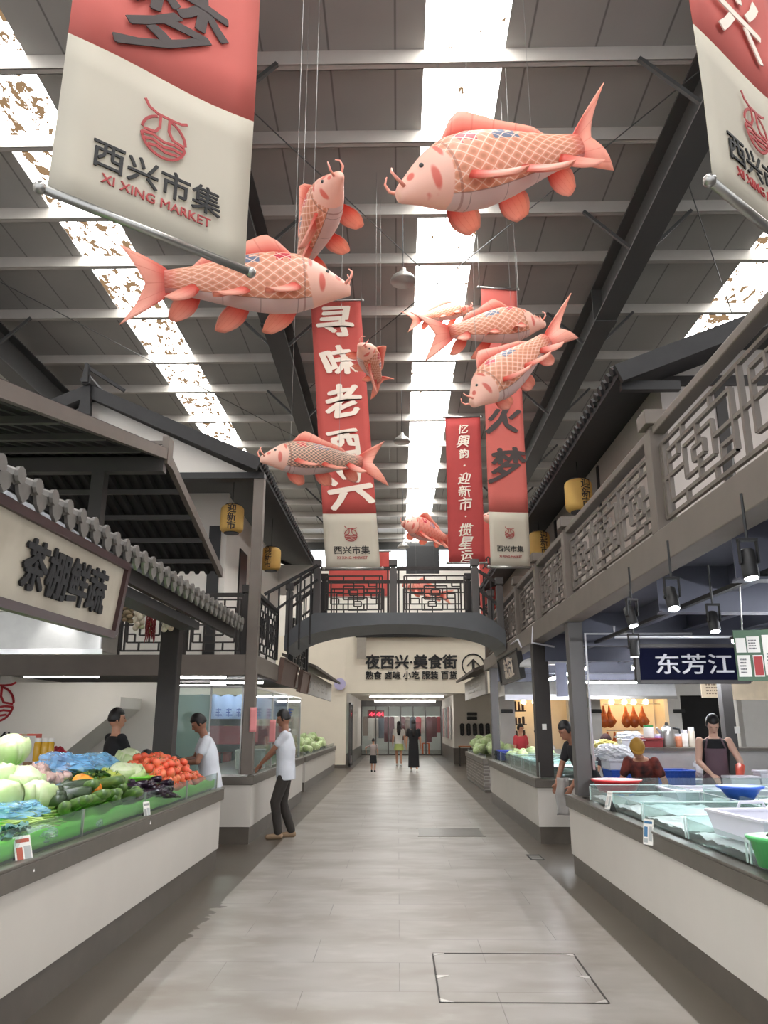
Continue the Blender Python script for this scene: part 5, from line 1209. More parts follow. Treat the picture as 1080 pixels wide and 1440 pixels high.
# ================================================================== right: fish counter goods
ZT = .805
WPL = mat('white_plastic', (226, 226, 236), .35, var=.02); BLUEP = mat('blue_plastic', (58, 104, 206), .35, var=.05); REDP = mat('red_plastic', (226, 62, 66), .35, var=.04)
ICE = mat('crushed_ice_bed', (232, 236, 248), .35, var=.15, scale=16, bump=.6); TRANSP = mat('cloudy_plastic', (226, 236, 242), .3, var=.03, alpha=.45)
def tank(label, x0, x1, y0, y1, h, fill=.04, zt=ZT, group='glass display tanks on the right counter'):
    o = thing('glass_tank', label, 'tank', ((x0+x1)/2, (y0+y1)/2, zt+.015), 0, group); z = zt+.017; t = .006
    q = MB(); q.bx(x0, x1, y0, y0+t, z, z+h); q.bx(x0, x1, y1-t, y1, z, z+h); q.bx(x0, x0+t, y0, y1, z, z+h*.86); q.bx(x1-t, x1, y0, y1, z, z+h); q.build('pane', GLASSG, o)
    q = MB()
    for a, b in (((x0, y0), (x1, y0)), ((x0, y1), (x1, y1)), ((x1, y0), (x1, y1))): q.bar((a[0], a[1], z+h), (b[0], b[1], z+h), .012, .006)
    for a in ((x0, y0), (x0, y1)): q.bar((a[0], a[1], z), (a[0], a[1], z+h*.9), .01, .01)
    q.build('edge', mat('pale_glass_edge', (214, 232, 228), .2, var=0), o)
    q = MB(); q.grid(lambda u, v: Vector((x0+.02+(x1-x0-.04)*u, y0+.02+(y1-y0-.04)*v, z+fill+.025*noise.noise((u*9, v*9, y0)))), 20, 20); q.build('ice_bed', ICE, o, smooth=True)
for k, (ya, yb, lb) in enumerate(((3.9, 4.85, 'glass tank at the right edge below the white crate'), (4.9, 5.85, 'second glass tank from the right edge, ice bed inside'), (5.9, 6.85, 'third glass tank along the right counter'), (6.9, 7.8, 'fourth glass tank, beside the light blue card'), (7.85, 8.7, 'farthest glass tank, next to the red basin'))):
    tank(lb, 2.02, 2.85, ya, yb, .15)
tank('wide clear display tank in the middle of the right counter', 2.95, 4.2, 6.8, 8.0, .2, fill=.08)
def crate(name, label, c, sx, sy, h, m, rz=0, handles=True, cat='crate', group=None, open_grid=False):
    o = thing(name, label, cat, tuple(c), rz, group); t = .012
    q = MB()
    def wall(x0, y0, x1, y1):
        q.add([(x0*.9, y0*.9, 0), (x1*.9, y1*.9, 0), (x1, y1, h), (x0, y0, h)], [(0, 1, 2, 3)])
    a, b = sx/2, sy/2
    wall(-a, -b, a, -b); wall(a, -b, a, b); wall(a, b, -a, b); wall(-a, b, -a, -b); q.add([(-a*.9, -b*.9, 0), (a*.9, -b*.9, 0), (a*.9, b*.9, 0), (-a*.9, b*.9, 0)], [(0, 1, 2, 3)])
    q.build('tub', m, o, local=True, thick=.008)
    q = MB()
    for p0, p1 in (((-a, -b), (a, -b)), ((a, -b), (a, b)), ((a, b), (-a, b)), ((-a, b), (-a, -b))): q.bar((p0[0], p0[1], h), (p1[0], p1[1], h), .035, .018)
    q.build('rim', m, o, local=True, bevel=.004)
    if handles:
        for sg in (-1, 1):
            q = MB(); q.tube([(-.1, sg*(b+.01), h), (-.08, sg*(b+.01), h+.045), (.08, sg*(b+.01), h+.045), (.1, sg*(b+.01), h)], .011, 8); q.build('handle', m, o, local=True, smooth=True)
    if open_grid:
        q = MB(); n = 9
        for i in range(n+1):
            x = -a+sx*i/n
            for sg in (-1, 1): q.bar((x*.91, sg*(b*.91+.006), .01), (x, sg*(b+.006), h), .01, .008, up=(0, 1, 0))
        for i in range(4):
            z = h*(i+.5)/4; f = .9+.1*z/h
            for sg in (-1, 1): q.bar((-a*f, sg*(b*f+.006), z), (a*f, sg*(b*f+.006), z), .008, .01)
        q.build('ribs', m, o, local=True)
    return o
crate('plastic_crate', 'white plastic crate with raised handles at the right edge of the fish counter', (2.47, 5.38, ZT+.075), .66, .7, .15, WPL, .1)
crate('plastic_crate', 'white shallow crate of ice at the far side of the fish counter', (3.3, 8.5, ZT+.015), 1.1, .6, .13, WPL, 0, False)
bw = at(1043, 1128, Y=7.3)
basket('plastic_basin', 'blue plastic bowl standing on the green scale', (bw.x, bw.y, bw.z), .085, .18, .13, BLUEP, 'basin')
scl = thing('weighing_scale', 'green weighing scale under the blue bowl', 'scale', (bw.x, bw.y, ZT)); MB().lathe([(.0, bw.z-ZT-.03), (.2, bw.z-ZT-.025), (.21, bw.z-ZT-.004), (0, bw.z-ZT-.004)], 28).build('pan', mat('dark_green_enamel', (36, 92, 72), .3), scl, local=True, smooth=True)
MB().lathe([(.0, 0), (.11, 0), (.09, .03), (.035, .05), (.035, bw.z-ZT-.03), (0, bw.z-ZT-.03)], 20).build('base', BLACK, scl, local=True)
rb = at(862, 1120, Y=8.95)
basket('plastic_basin', 'wide red plastic basin near the column on the fish counter', (rb.x+.05, rb.y, ZT+.07), .19, .25, .13, REDP, 'basin')
gb = at(1082, 1215, Y=4.6)
basket('plastic_bucket', 'green plastic tub at the right edge of the picture', (gb.x+.07, gb.y, ZT+.04), .12, .15, .15, mat('green_plastic', (96, 200, 120), .35), 'tub')
q = MB()
for k in range(3): q.ball((gb.x+.07, gb.y-.03*k, ZT+.2+.02*k), (.07, .045, .02), 14, 8)
q.solo('river_mussel', mat('dark_shell', (58, 60, 56), .35, var=.15), 'dark shells piled on the green tub at the right edge', 'shellfish', smooth=True)
# glass back screen and far ledge of the fish counter
q = MB(); q.bx(2.2, 4.4, 9.28, 9.29, ZT+.015, ZT+.2); o = q.solo('glass_screen', GLASSG, 'low glass screen along the far end of the fish counter', 'glass screen')
# second row of fish stall: low table with crates, trays, bags
tb = thing('work_table', 'steel work table behind the fish counter at right', 'table', (4.2, 9.75, 0)); MB().bx(3.7, 5.6, 9.48, 9.86, .82, .86).build('table_top', STAIN, tb, bevel=.006)
for x in (3.75, 5.55):
    for y in (9.52, 9.82): MB().bx(x-.02, x+.02, y-.02, y+.02, 0, .82).build('leg', STAIN, tb)
def tray(label, c, sx, sy, h, m=WPL, group='white foam boxes at the fish stall'):
    o = thing('foam_box', label, 'box', tuple(c), 0, group); MB().bx(-sx/2, sx/2, -sy/2, sy/2, 0, h-.03).build('tub', m, o, local=True, bevel=.012); MB().bx(-sx/2-.01, sx/2+.01, -sy/2-.01, sy/2+.01, h-.03, h).build('lid', m, o, local=True, bevel=.008)
tray('white foam box in front of the person in mauve apron, left one', (4.05, 9.75, .86), .34, .26, .14); tray('white foam box on the steel table at the right edge', (4.75, 9.75, .86), .6, .3, .13); tray('small foam box stacked on the steel table', (4.35, 9.77, .86), .2, .22, .2)
bag('pale blue plastic bag on the steel table at right', (4.75, 9.75, 1.0), (.2, .14, .08), bag_mat('pale_blue_film', (120, 190, 220), .8), 31)
crate('plastic_crate', 'blue plastic crate left of the person in ochre cap', (at(880, 1090, Y=11.45).x, 11.45, .55), .5, .45, .42, BLUEP, 0, False, open_grid=True, group=None)
crate('plastic_crate', 'blue plastic crate right of the person in ochre cap', (at(944, 1090, Y=11.45).x, 11.45, .55), .5, .45, .42, BLUEP, 0, False, open_grid=True)
crate('plastic_crate', 'translucent pale blue crate beside the person behind the column', (at(848, 1090, Y=11.3).x, 11.3, .56), .3, .4, .3, mat('pale_blue_plastic', (150, 200, 232), .35), 0, False)
stn = thing('low_platform', 'low tiled platform under the blue crates', 'platform', (3.9, 11.45, 0)); MB().bx(2.98, 5.1, 11.05, 11.75, 0, .55).build('base', PLINTH, stn)
tray('white foam box on the left blue crate', (at(876, 1070, Y=11.45).x, 11.45, .98), .5, .46, .14)
bag('crumpled white plastic bag on the foam box', (at(864, 1060, Y=11.45).x, 11.45, 1.12), (.26, .2, .11), bag_mat('white_film', (232, 234, 240), .9), 35)
# grey tiled back counter with kitchen things
bc = thing('back_counter', 'grey back counter of the roast meat stall carrying kettle and jars', 'counter', (4.3, 12.6, 0)); MB().bx(3.35, 6.2, 12.3, 12.9, 0, 1.2).build('body', mat('grey_tile', (186, 184, 182), .4), bc); MB().bx(3.3, 6.25, 12.25, 12.95, 1.2, 1.24).build('worktop', STAINDK, bc)
def jar(nm, label, c, r, h, m, lid, cat, group=None):
    o = thing(nm, label, cat, tuple(c), 0, group); MB().lathe([(r*.9, 0), (r, .02), (r, h*.78), (r*.8, h*.84)], 20).build('body', m, o, smooth=True, local=True); MB().lathe([(r*.86, h*.83), (r*.9, h*.85), (r*.9, h), (0, h)], 20).build('lid', lid, o, local=True)
bx_ = lambda px: at(px, 1050, Y=12.6).x
jar('storage_jar', 'clear jar with green lid on the back counter', (bx_(914), 12.6, 1.38), .08, .19, TRANSP, mat('green_lid', (40, 130, 70), .4), 'jar')
tray('red box under the green-lidded jar on the back counter', (bx_(914), 12.6, 1.24), .34, .25, .14, mat('deep_red_box', (132, 42, 44), .5), None); tray('white foam box left of the jar on the back counter', (bx_(888), 12.6, 1.24), .36, .25, .13)
bag('white plastic bag heaped on the back counter', (bx_(886), 12.6, 1.36), (.19, .11, .07), bag_mat('white_film', (232, 234, 240), .9), 41)
kt = thing('electric_kettle', 'steel electric kettle with black handle on the back counter', 'kettle', (bx_(940), 12.6, 1.24)); MB().lathe([(.1, 0), (.11, .04), (.1, .22), (.075, .3), (.03, .33), (0, .335)], 22).build('body', STAIN, kt, smooth=True, local=True)
q = MB(); q.tube([(.09, 0, .29), (.19, 0, .27), (.2, 0, .12), (.11, 0, .06)], .016, 8); q.build('handle', BLACK, kt, smooth=True, local=True); q = MB(); q.tube([(-.08, 0, .2), (-.16, 0, .29)], [.03, .018], 8); q.build('spout', STAIN, kt, local=True); MB().lathe([(0, .33), (.03, .33), (.02, .37), (0, .37)], 12).build('lid_knob', BLACK, kt, local=True)
for px, h, c, lb in ((955, .2, (190, 120, 90), 'short brown-capped bottle right of the kettle'), (964, .26, (224, 220, 214), 'tall pale bottle right of the kettle'), (974, .3, (206, 196, 180), 'sauce bottle at the right end of the back counter'), (926, .2, (150, 120, 190), 'lilac-lidded pot between jar and kettle')):
    jar('sauce_bottle', lb, (bx_(px), 12.6, 1.24), .05, h, mat('bottle_%d' % c[0], c, .35), WPL, 'bottle')
bag('yellow plastic bag on a stool before the duck window', (bx_(850), 12.55, 1.23), (.18, .12, .07), bag_mat('yellow_film', (238, 222, 130), .9), 44)
bag('white carrier bag hanging at the back counter', (4.55, 12.1, .85), (.17, .06, .18), bag_mat('white_film', (232, 234, 240), .9), 46)
jar('water_drum', 'cloudy blue water drum lying beside the crates', (at(980, 1090, Y=11.45).x, 11.45, .55), .18, .3, mat('drum_plastic', (170, 205, 210), .3), WPL, 'drum')
basket('plastic_basket', 'orange plastic basket stacked beside the person in mauve apron', (4.1, 11.9, .62), .12, .16, .1, mat('orange_plastic', (240, 110, 60), .4))
stn2 = thing('low_stool', 'white stool under the orange basket', 'stool', (4.1, 11.9, 0)); MB().bx(-.17, .17, -.17, .17, .56, .62).build('seat', WPL, stn2, local=True, bevel=.01)
for x in (-.14, .14):
    for y in (-.14, .14): MB().bx(x-.02, x+.02, y-.02, y+.02, 0, .56).build('leg', WPL, stn2, local=True)
# ================================================================== right: shop front behind (pillars, lit windows, roast ducks)
YW = 21.0
def xw(px): return at(px, 1000, Y=YW).x
zt = at(700, 978, Y=YW).z
mb = MB()
for a, b in ((703, 724), (800, 845), (940, 958), (1044, 1180)): mb.bx(xw(a), xw(b), YW, YW+.3, 0, zt)
mb.bx(xw(703), xw(1180), YW, YW+.3, zt, 4.6); mb.bx(xw(703), xw(958), YW+.02, YW+.3, 0, .95); mb.struct('wall_shopfront', mat('pale_shopfront', (206, 204, 200), .7, var=.03))
WARML = mat('warm_shop_wall', (246, 232, 208), .7, var=.03)
mb = MB(); mb.bx(xw(724), xw(940), YW+1.2, YW+1.3, 0, 3); mb.bx(xw(718), xw(718)+.1, YW+.3, YW+1.3, 0, 3); mb.bx(xw(942), xw(942)+.1, YW+.3, YW+1.3, 0, 3); mb.bx(xw(718), xw(945), YW+.3, YW+1.3, zt+.15, zt+.25); mb.struct('wall_shop_inside', WARML)
WARM = light_mat('warm_bulb', (255, 226, 178), 18)
def bulb_(label, px, py):
    p = at(px, py, Y=YW+.45); o = thing('warm_bulb', label, 'light bulb', tuple(p), 0, 'warm bulbs over the roast ducks'); q = MB(); q.ball((0, 0, 0), .07, 12, 8); q.build('glass_bulb', WARM, o, smooth=True, local=True); q = MB(); q.tube([(0, 0, .06), (0, 0, .15)], .025, 8); q.build('socket', BLACK, o, local=True)
for k, px in enumerate((736, 752, 860, 878, 891, 908)): bulb_(('warm bulb over the shelf window at left', 'warm bulb right of the first in the shelf window', 'leftmost warm bulb above the roast ducks', 'second warm bulb above the roast ducks', 'third warm bulb above the roast ducks', 'rightmost warm bulb above the roast ducks')[k], px, 987)
DUCK = veg_mat('roast_duck_skin', (150, 66, 28), (190, 98, 44), 6, .25)
hr = at(850, 990, Y=YW+.5); rail = MB(); rail.tube([(hr.x, YW+.5, hr.z), (xw(938), YW+.5, hr.z)], .012, 6); rail.tube([(hr.x, YW+.5, hr.z-.68), (xw(938)-.6, YW+.5, hr.z-.68)], .012, 6); rail.solo('hanging_rail', STAIN, 'steel rails the roast ducks hang from', 'rail')
dk = thing('roast_duck', 'duck', 'roast duck'); q = MB(); q.lathe([(0, -.62), (.08, -.6), (.145, -.5), (.15, -.4), (.1, -.26), (.05, -.16), (.032, -.05), (.03, -.02), (0, -.01)], 18); dkc = q.build('carcass', DUCK, dk, smooth=True, local=True)
q = MB()
for sg in (-1, 1): q.tube([(sg*.1, -.02, -.33), (sg*.17, -.05, -.45), (sg*.12, -.06, -.52)], [.03, .028, .015], 8)
q.build('wing', DUCK, dkc, smooth=True, local=True); q = MB(); q.tube([(0, 0, -.03), (0, 0, .03), (.02, 0, .05)], .006, 6); q.build('hook', STAIN, dk, local=True)
for k, (px, row) in enumerate(((857, 0), (880, 0), (891, 0), (903, 0), (849, 0), (852, 1), (862, 1), (876, 1), (886, 1))):
    place(dk, (at(px, 1000, Y=YW+.5).x, YW+.5, hr.z-.03-.68*row), (0, 0, R.uniform(-.2, .2)), (.85, .85, .95), ['roast duck second from the left in the upper row', 'roast duck third from the left in the upper row', 'roast duck fourth from the left in the upper row', 'rightmost roast duck in the upper row', 'leftmost roast duck in the upper row', 'leftmost roast duck in the lower row', 'second roast duck in the lower row', 'third roast duck in the lower row', 'rightmost roast duck in the lower row'][k], 'roast ducks in the lit window')
# door plates on the pillars, hoods, menus
for px, lb in ((713, 'black oval plate on the far left shop pillar'), (838, 'black oval plate on the pillar left of the ducks'), (958-3, 'black oval plate on the pillar right of the ducks')):
    p = at(px, 1000, Y=YW-.02); q = MB(); q.bx(p.x-.15, p.x+.15, YW-.03, YW-.002, p.z-.05, p.z+.05); q.solo('name_plate', BLACK, lb, 'plate', bevel=.04)
hx0, hx1 = at(828, 960, Y=18.6).x, at(950, 960, Y=18.6).x; ho = thing('steel_hood', 'white steel extractor hood over the roast duck stall', 'hood', ((hx0+hx1)/2, 19.2, 2.2))
za, zb = at(870, 980, Y=18.6).z, at(870, 956, Y=18.6).z; MB().prism([(18.6, za), (19.6, za), (19.9, zb+.2), (18.7, zb)], hx0, hx1, 'x').build('canopy', mat('white_enamelled_steel', (222, 222, 222), .4), ho); MB().bx(hx0, hx1, 18.58, 18.62, za-.05, za+.02).build('lip', STAIN, ho)
hz = at(770, 970, Y=18.0); h2 = thing('steel_hood', 'dull steel duct box between the right columns', 'hood', (hz.x, 18.5, 2.3)); MB().prism([(17.9, 2.2), (19.4, 2.2), (19.4, 2.9), (18.1, 2.9)], at(706, 970, Y=18).x+.05, at(800, 970, Y=18).x, 'x').build('canopy', mat('dull_duct', (160, 158, 154), .4, metal=.5, var=.15), h2); MB().bx(at(706, 970, Y=18).x+.05, at(800, 970, Y=18).x, 17.88, 17.95, 2.1, 2.22).build('lip', WPL, h2)
q = MB(); p0 = at(783, 960, Y=12); q.bx(p0.x, p0.x+.16, 12.0, 12.08, p0.z-.2, p0.z+.3); q.solo('backlit_panel', mat('pale_lilac_panel', (206, 210, 236), .4), 'pale lilac panel hanging behind the first right column', 'panel')
mo = thing('menu_board', 'cream menu board with a faded drawing below the navy sign', 'sign', tuple(at(1005, 970, Y=14))); a, b = at(985, 957, Y=14), at(1030, 981, Y=14); MB().bx(a.x, b.x, 14, 14.03, b.z, a.z).build('panel', mat('cream_card', (224, 206, 178), .7), mo); q = MB(); RR = random.Random(8); scribble(q, frame((a.x+.28, 13.995, (a.z+b.z)/2), (1, 0, 0), (0, 0, 1)), .4, .2, 4, RR); q.build('faded_print', mat('sepia_print', (130, 112, 96), .7), mo)
mb = MB(); a = at(1060, 980, Y=14); mb.bx(a.x-.35, a.x+1.5, 14, 14.05, a.z-.05, a.z+.35); mb.solo('menu_board', mat('cream_card', (224, 206, 178), .7), 'cream panel at the right edge below the hanging notice board', 'sign')
sh = thing('wall_shelf', 'dark shelves of bottles in the lit window left', 'shelf', (xw(730), YW+.6, 1.2))
for z in (1.2, 1.55, 1.9): MB().bx(xw(724)+.02, xw(724)+.35, YW+.35, YW+.8, z, z+.03).build('shelf_board', DARKTIM, sh)
kk = random.Random(4)
for z in (1.23, 1.58, 1.93):
    for i in range(3): jar('sauce_bottle', ['%s bottle on the %s shelf of the lit window' % (a_, b_) for b_ in ('lowest', 'middle', 'top') for a_ in ('first dark', 'second dark', 'third dark')][int((z-1.2)/.35)*3+i], (xw(724)+.08+i*.1, YW+.45, z), .035, kk.uniform(.16, .24), mat('dark_bottle', (70, 44, 34), .3), BLACK, 'bottle', 'bottles on the lit shelves')
# dark doorway room behind the person in mauve apron
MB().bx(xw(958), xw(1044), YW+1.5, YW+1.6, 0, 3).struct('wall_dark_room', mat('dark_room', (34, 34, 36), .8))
# hanging notice board on chains
nbd = thing('notice_board', 'green notice board with papers hanging on chains at the right edge', 'notice board', tuple(at(1062, 920, Y=6)))
cN = at(1074, 921, Y=6.0); dN = Vector((1, -.18, 0)).normalized(); MN = frame(cN, dN, (0, 0, 1)); MB().bx(-.2, .42, -.19, .19, -.02, 0, MN).build('panel', mat('dull_green_board', (84, 110, 88), .5), nbd)
for a in ((-.19, -.12, .02, .13), (-.11, -.02, .02, .14), (0, .16, -.15, .15), (.18, .38, -.15, .15), (-.19, -.1, -.16, 0), (-.08, -.01, -.16, 0)): MB().bx(*a, 0, .004, MN).build('paper', PAPER, nbd)
q = MB(); RR = random.Random(2); scribble(q, MN @ Matrix.Translation((.08, -.04, .005)), .12, .12, 5, RR, .002); scribble(q, MN @ Matrix.Translation((-.065, .08, .005)), .07, .08, 4, RR, .002); scribble(q, MN @ Matrix.Translation((-.145, -.08, .005)), .06, .12, 5, RR, .002); q.build('print', mat('grey_print', (96, 96, 98), .7), nbd)
q = MB(); q.bx(-.075, -.015, -.15, -.01, .005, .007, MN); q.build('red_print', REDINK, nbd)
for x in (-.13, .3):
    p = MN @ Vector((x, .19, -.01)); q = MB(); q.tube([p, (p.x, p.y-.25, 3.9)], .006, 5); q.build('chain', WIRE, nbd)
# white conduit pipes under the right mezzanine
for lb, pts in (('white conduit pipe running level across the joists above the navy sign', [(2.35, 8.5, 2.62), (2.35, 8.5, 2.5), (4.4, 8.5, 2.5)]), ('white conduit pipe down the right face of the first column', [(2.17, 9.08, 1.1), (2.17, 9.08, 2.6), (3.4, 9.08, 2.6)]),
                ('white conduit pipe bending round the second column top', [(1.96, 11.3, 2.95), (1.93, 11.3, 2.72), (2.25, 11.3, 2.66)]), ('white conduit pipe stepping along the beam by the bridge', [(1.93, 12.3, 2.75), (1.93, 12.6, 2.9), (1.93, 13.4, 2.9)]), ('white conduit pipe farther under the right mezzanine', [(2.9, 7.0, 2.66), (2.9, 7.0, 2.55), (4.6, 7.0, 2.55)])):
    q = MB(); q.tube(pts, .014, 8); q.solo('conduit_pipe', mat('white_conduit', (206, 206, 212), .4, var=0), lb, 'pipe', smooth=True)
tr = MB(); tr.bx(2.3, 2.34, 4.6, 10.5, 2.5, 2.53); tr.solo('light_track', BLACK, 'black lighting track carrying the spotlights under the right mezzanine', 'track')
# switch plates on columns
for p, lb in (((2.09, 11.545, 1.55), 'white switch plate on the dark second column'), ((4.13, 9.885, 1.52), 'white switch plate on the thin column beside the person in mauve apron')):
    q = MB(); q.bx(p[0]-.03, p[0]+.03, p[1]-.012, p[1]+.012, p[2]-.04, p[2]+.04); q.solo('switch_plate', PAPER, lb, 'switch', bevel=.004)
# vegetables on the second right counter, brick counter and cabbage counter
def heap(src, n, x0, x1, y0, y1, z, hh, seed, lb, grp, s=(.7, 1.1)):
    RR = random.Random(seed)
    for i in range(n):
        x, y = RR.uniform(x0, x1), RR.uniform(y0, y1); f = 1-abs((x-(x0+x1)/2)/((x1-x0)/2))**2
        place(src, (x, y, z+hh*f*RR.random()), (RR.uniform(-.6, .6), RR.uniform(-.6, .6), RR.uniform(0, 6)), RR.uniform(*s), lb, grp)
gcab = copy_tree(cab)
for ch in gcab.children: ch.data = ch.data.copy(); ch.data.materials[0] = CABL
heap(gcab, 60, -3.2, -2.38, 19.9, 26, .84, .34, 1, 'green cabbage in the heap on the far left counter', 'cabbages on the far left counter')
pcab = copy_tree(gcab)
heap(pcab, 44, 2.18, 2.8, 19.8, 24.2, .8, .3, 2, 'green cabbage in the heap on the brick counter', 'cabbages on the brick counter')
heap(copy_tree(pcab), 22, 2.2, 3.0, 15.2, 16.9, .88, .14, 5, 'green leafy head near the third column on the second right counter', 'leafy heads on the second right counter', (.5, .8))
for k in range(4): tank(['display tank nearest the dark second column', 'second display tank beyond the dark column', 'third display tank beyond the dark column', 'display tank nearest the third column'][k], 2.05, 2.9, 11.9+k*.85, 12.7+k*.85, .18, fill=.1, zt=.865, group='display tanks on the second right counter')
tray('blue lidded box at the far end of the second right counter', (2.2, 16.75, .87), .3, .4, .2, mat('deep_blue_plastic', (62, 76, 170), .4), None)
# ================================================================== left stall: glass partition, banner, crates
gp = thing('glass_partition', 'tall glass partition of the stall behind the gable column', 'partition', (-2.6, 11.5, .9))
MB().bx(-3.27, -2.24, 11.5, 11.51, .9, 2.1).build('pane', GLASSG, gp); MB().bx(-2.12, -2.11, 11.62, 17.2, .92, 2.1).build('pane', GLASSG, gp); MB().bx(-3.27, -2.72, 11.53, 11.535, .9, 2.0).build('frosted_pane', glass('frosted_glass', (200, 214, 208), .62, (186, 200, 194)), gp)
q = MB()
for x in (-3.27, -2.72, -2.26): q.bx(x, x+.02, 11.49, 11.52, .9, 2.12)
for y in (13.4, 15.2, 17.2): q.bx(-2.13, -2.1, y, y+.03, .9, 2.12)
q.bx(-3.27, -2.24, 11.49, 11.52, 2.1, 2.13); q.bx(-2.13, -2.1, 11.6, 17.2, 2.1, 2.13); q.build('frame', STAIN, gp)
q = MB(); q.grid(lambda u, v: Vector((-4.0+1.84*u, 15.6+.04*math.sin(u*20), 1.68+(.42+.05*abs(math.sin(u*PI*7)))*v)), 60, 4)
va = q.solo('stall_valance', mat('pale_blue_cloth_banner', (176, 196, 238), .7, trans=.3), 'pale blue scalloped cloth banner behind the glass partition', 'banner', thick=.004)
q = MB(); RR = random.Random(9)
for i in range(9):
    for k in range(3): q.bx(-3.75+i*.2, -3.65+i*.2+RR.uniform(-.03, .03), 15.53, 15.535, 1.74+.05*k, 1.765+.05*k)
    q.bx(-3.71+i*.2, -3.695+i*.2, 15.53, 15.535, 1.72, 1.88)
lo = q.build('faded_print', mat('blue_print', (70, 96, 170), .6), va)
q = MB(); q.bx(-4.0, -2.2, 15.9, 15.92, 1.2, 1.55); q.solo('price_board', mat('dull_red_board', (176, 76, 84), .6, var=.15), 'dull red board below the pale blue banner', 'board')
for px, py, lb in ((356, 1012, 'pink notice hanging on the gable column'), (383, 1028, 'pink notice on the glass beside the standing person in white')):
    p = at(px, py, Y=11.4 if px < 360 else 12.6); q = MB(); q.grid(lambda u, v: p+Vector((.1*(u-.5), .004*math.sin(6*v), .34*(v-.5))), 4, 8); q.solo('paper_notice', mat('pink_paper', (232, 150, 150), .7), lb, 'notice', smooth=True, thick=.002)
# goods on the stall counter near the column
for i, (x, y, c, h, lb) in enumerate(((-2.35, 12.9, (230, 230, 226), .3, 'white foam box on the stall counter before the standing person in white'), (-2.5, 13.6, (212, 220, 210), .26, 'second foam box behind the first on the stall counter'), (-2.4, 14.4, (120, 150, 110), .2, 'green box on the stall counter behind the glass'))):
    tray(lb, (x, y, .9), .4, .4, h, mat('box_%d' % c[0], c, .5), None)
kx = thing('storage_cabinet', 'dark shelving behind the stall counter at left', 'shelf', (-4.4, 17, 0))
for z in (.1, .7, 1.2, 1.7, 2.1): MB().bx(-6, -3.4, 17.0, 17.4, z, z+.04).build('shelf_board', BLACKTIM, kx)
MB().bx(-6, -3.4, 17.4, 17.44, 0, 2.2).build('back_panel', mat('dim_shelf_back', (92, 94, 92), .7, var=.2, scale=4), kx)
kk = random.Random(6)
for z in (.74, 1.24, 1.74):
    for i in range(10):
        c = kk.choice(((150, 60, 54), (206, 204, 196), (98, 120, 90), (70, 74, 84), (190, 160, 90))); x = -5.8+i*.24
        tray('packet on the dark shelving behind the glass stall', (x, 17.2, z), kk.uniform(.12, .2), .2, kk.uniform(.2, .38), mat('packet_%d' % c[0], c, .5), 'packets on the dark shelving')
ds = thing('storage_cabinet', 'dark shelves of the shop behind the cabbage counter', 'shelf', (-4.6, 24, 0))
for z in (.3, .9, 1.4, 1.9): MB().bx(-5, -4.6, 20, 28, z, z+.04).build('shelf_board', BLACKTIM, ds)
MB().bx(-5.05, -5, 20, 28, 0, 2.3).build('back_panel', BLACKTIM, ds)
# behind the vegetables: cartons, oil bottles, red chair, hood
CARD = mat('brown_cardboard', (142, 108, 78), .8, var=.06)
def carton(label, c, sx, sy, h, m=CARD, group=None, rz=0, stripe=None):
    o = thing('carton', label, 'box', tuple(c), rz, group); MB().bx(-sx/2, sx/2, -sy/2, sy/2, 0, h).build('body', m, o, local=True, bevel=.004)
    MB().bx(-.03, .03, -sy/2-.002, sy/2+.002, h-.05, h+.002).build('tape', mat('brown_tape', (170, 140, 100), .4), o, local=True)
    if stripe: MB().bx(-sx/2*.2, sx/2+.003, -sy/2-.004, -sy/2-.001, .02, h-.02).build('print', stripe, o, local=True)
p = at(32, 1092, Y=9.6); carton('tall orange-red box standing on end behind the cabbages', (p.x, 9.6, p.z), .26, .3, at(32, 1032, Y=9.6).z-p.z, mat('orange_red_card', (206, 66, 40), .5), rz=.2, stripe=mat('pale_card_face', (196, 192, 186), .6))
st_ = thing('storage_table', 'low table under the boxes behind the vegetables', 'table', (-4.6, 9.6, 0)); MB().bx(-5.2, -4.0, 9.3, 9.9, p.z-.05, p.z-.002).build('table_top', DARKTIM, st_)
for x in (-5.15, -4.05):
    for y in (9.35, 9.85): MB().bx(x-.025, x+.025, y-.025, y+.025, 0, p.z-.05).build('leg', DARKTIM, st_)
p2 = at(58, 1092, Y=9.55); carton('brown cardboard box under the oil bottles', (p2.x, 9.55, p.z), .34, .3, .17)
OIL = mat('golden_oil', (206, 160, 44), .15, var=.03)
for i in range(4): 
    b = at(54+i*5, 1066, Y=9.55); jar('oil_bottle', ['golden oil bottle at the left of its row', 'golden oil bottle second in its row', 'golden oil bottle third in its row', 'golden oil bottle at the right of its row'][i], (b.x, 9.5+.05*(i % 2), p.z+.17), .045, .27, OIL, PAPER, 'bottle', 'golden oil bottles on the carton')
p3 = at(74, 1072, Y=9.9); bag('dark red cloth bundle behind the oil bottles', (p3.x, 9.95, p.z-.02), (.17, .15, .2), mat('dark_red_cloth', (150, 30, 44), .8, var=.1), 51, None, 'cloth_bundle', 'cloth')
p4a, p4b = at(185, 1090, Y=10.9), at(216, 1060, Y=10.9); rc = thing('red_chair', 'red chair back beside the timber post', 'chair', ((p4a.x+p4b.x)/2, 10.9, 0)); MB().bx(p4a.x, p4b.x, 10.9, 10.94, .55, p4b.z).build('backrest', mat('bright_red_panel', (206, 28, 44), .5), rc, bevel=.02); MB().bx(p4a.x, p4b.x, 10.5, 10.9, .42, .46).build('seat', mat('bright_red_panel', (206, 28, 44), .5), rc)
for x in (p4a.x+.02, p4b.x-.02):
    for y in (10.53, 10.9): MB().bx(x-.015, x+.015, y-.015, y+.015, 0, .55 if y > 10.8 else .42).build('leg', STEELGREY, rc)
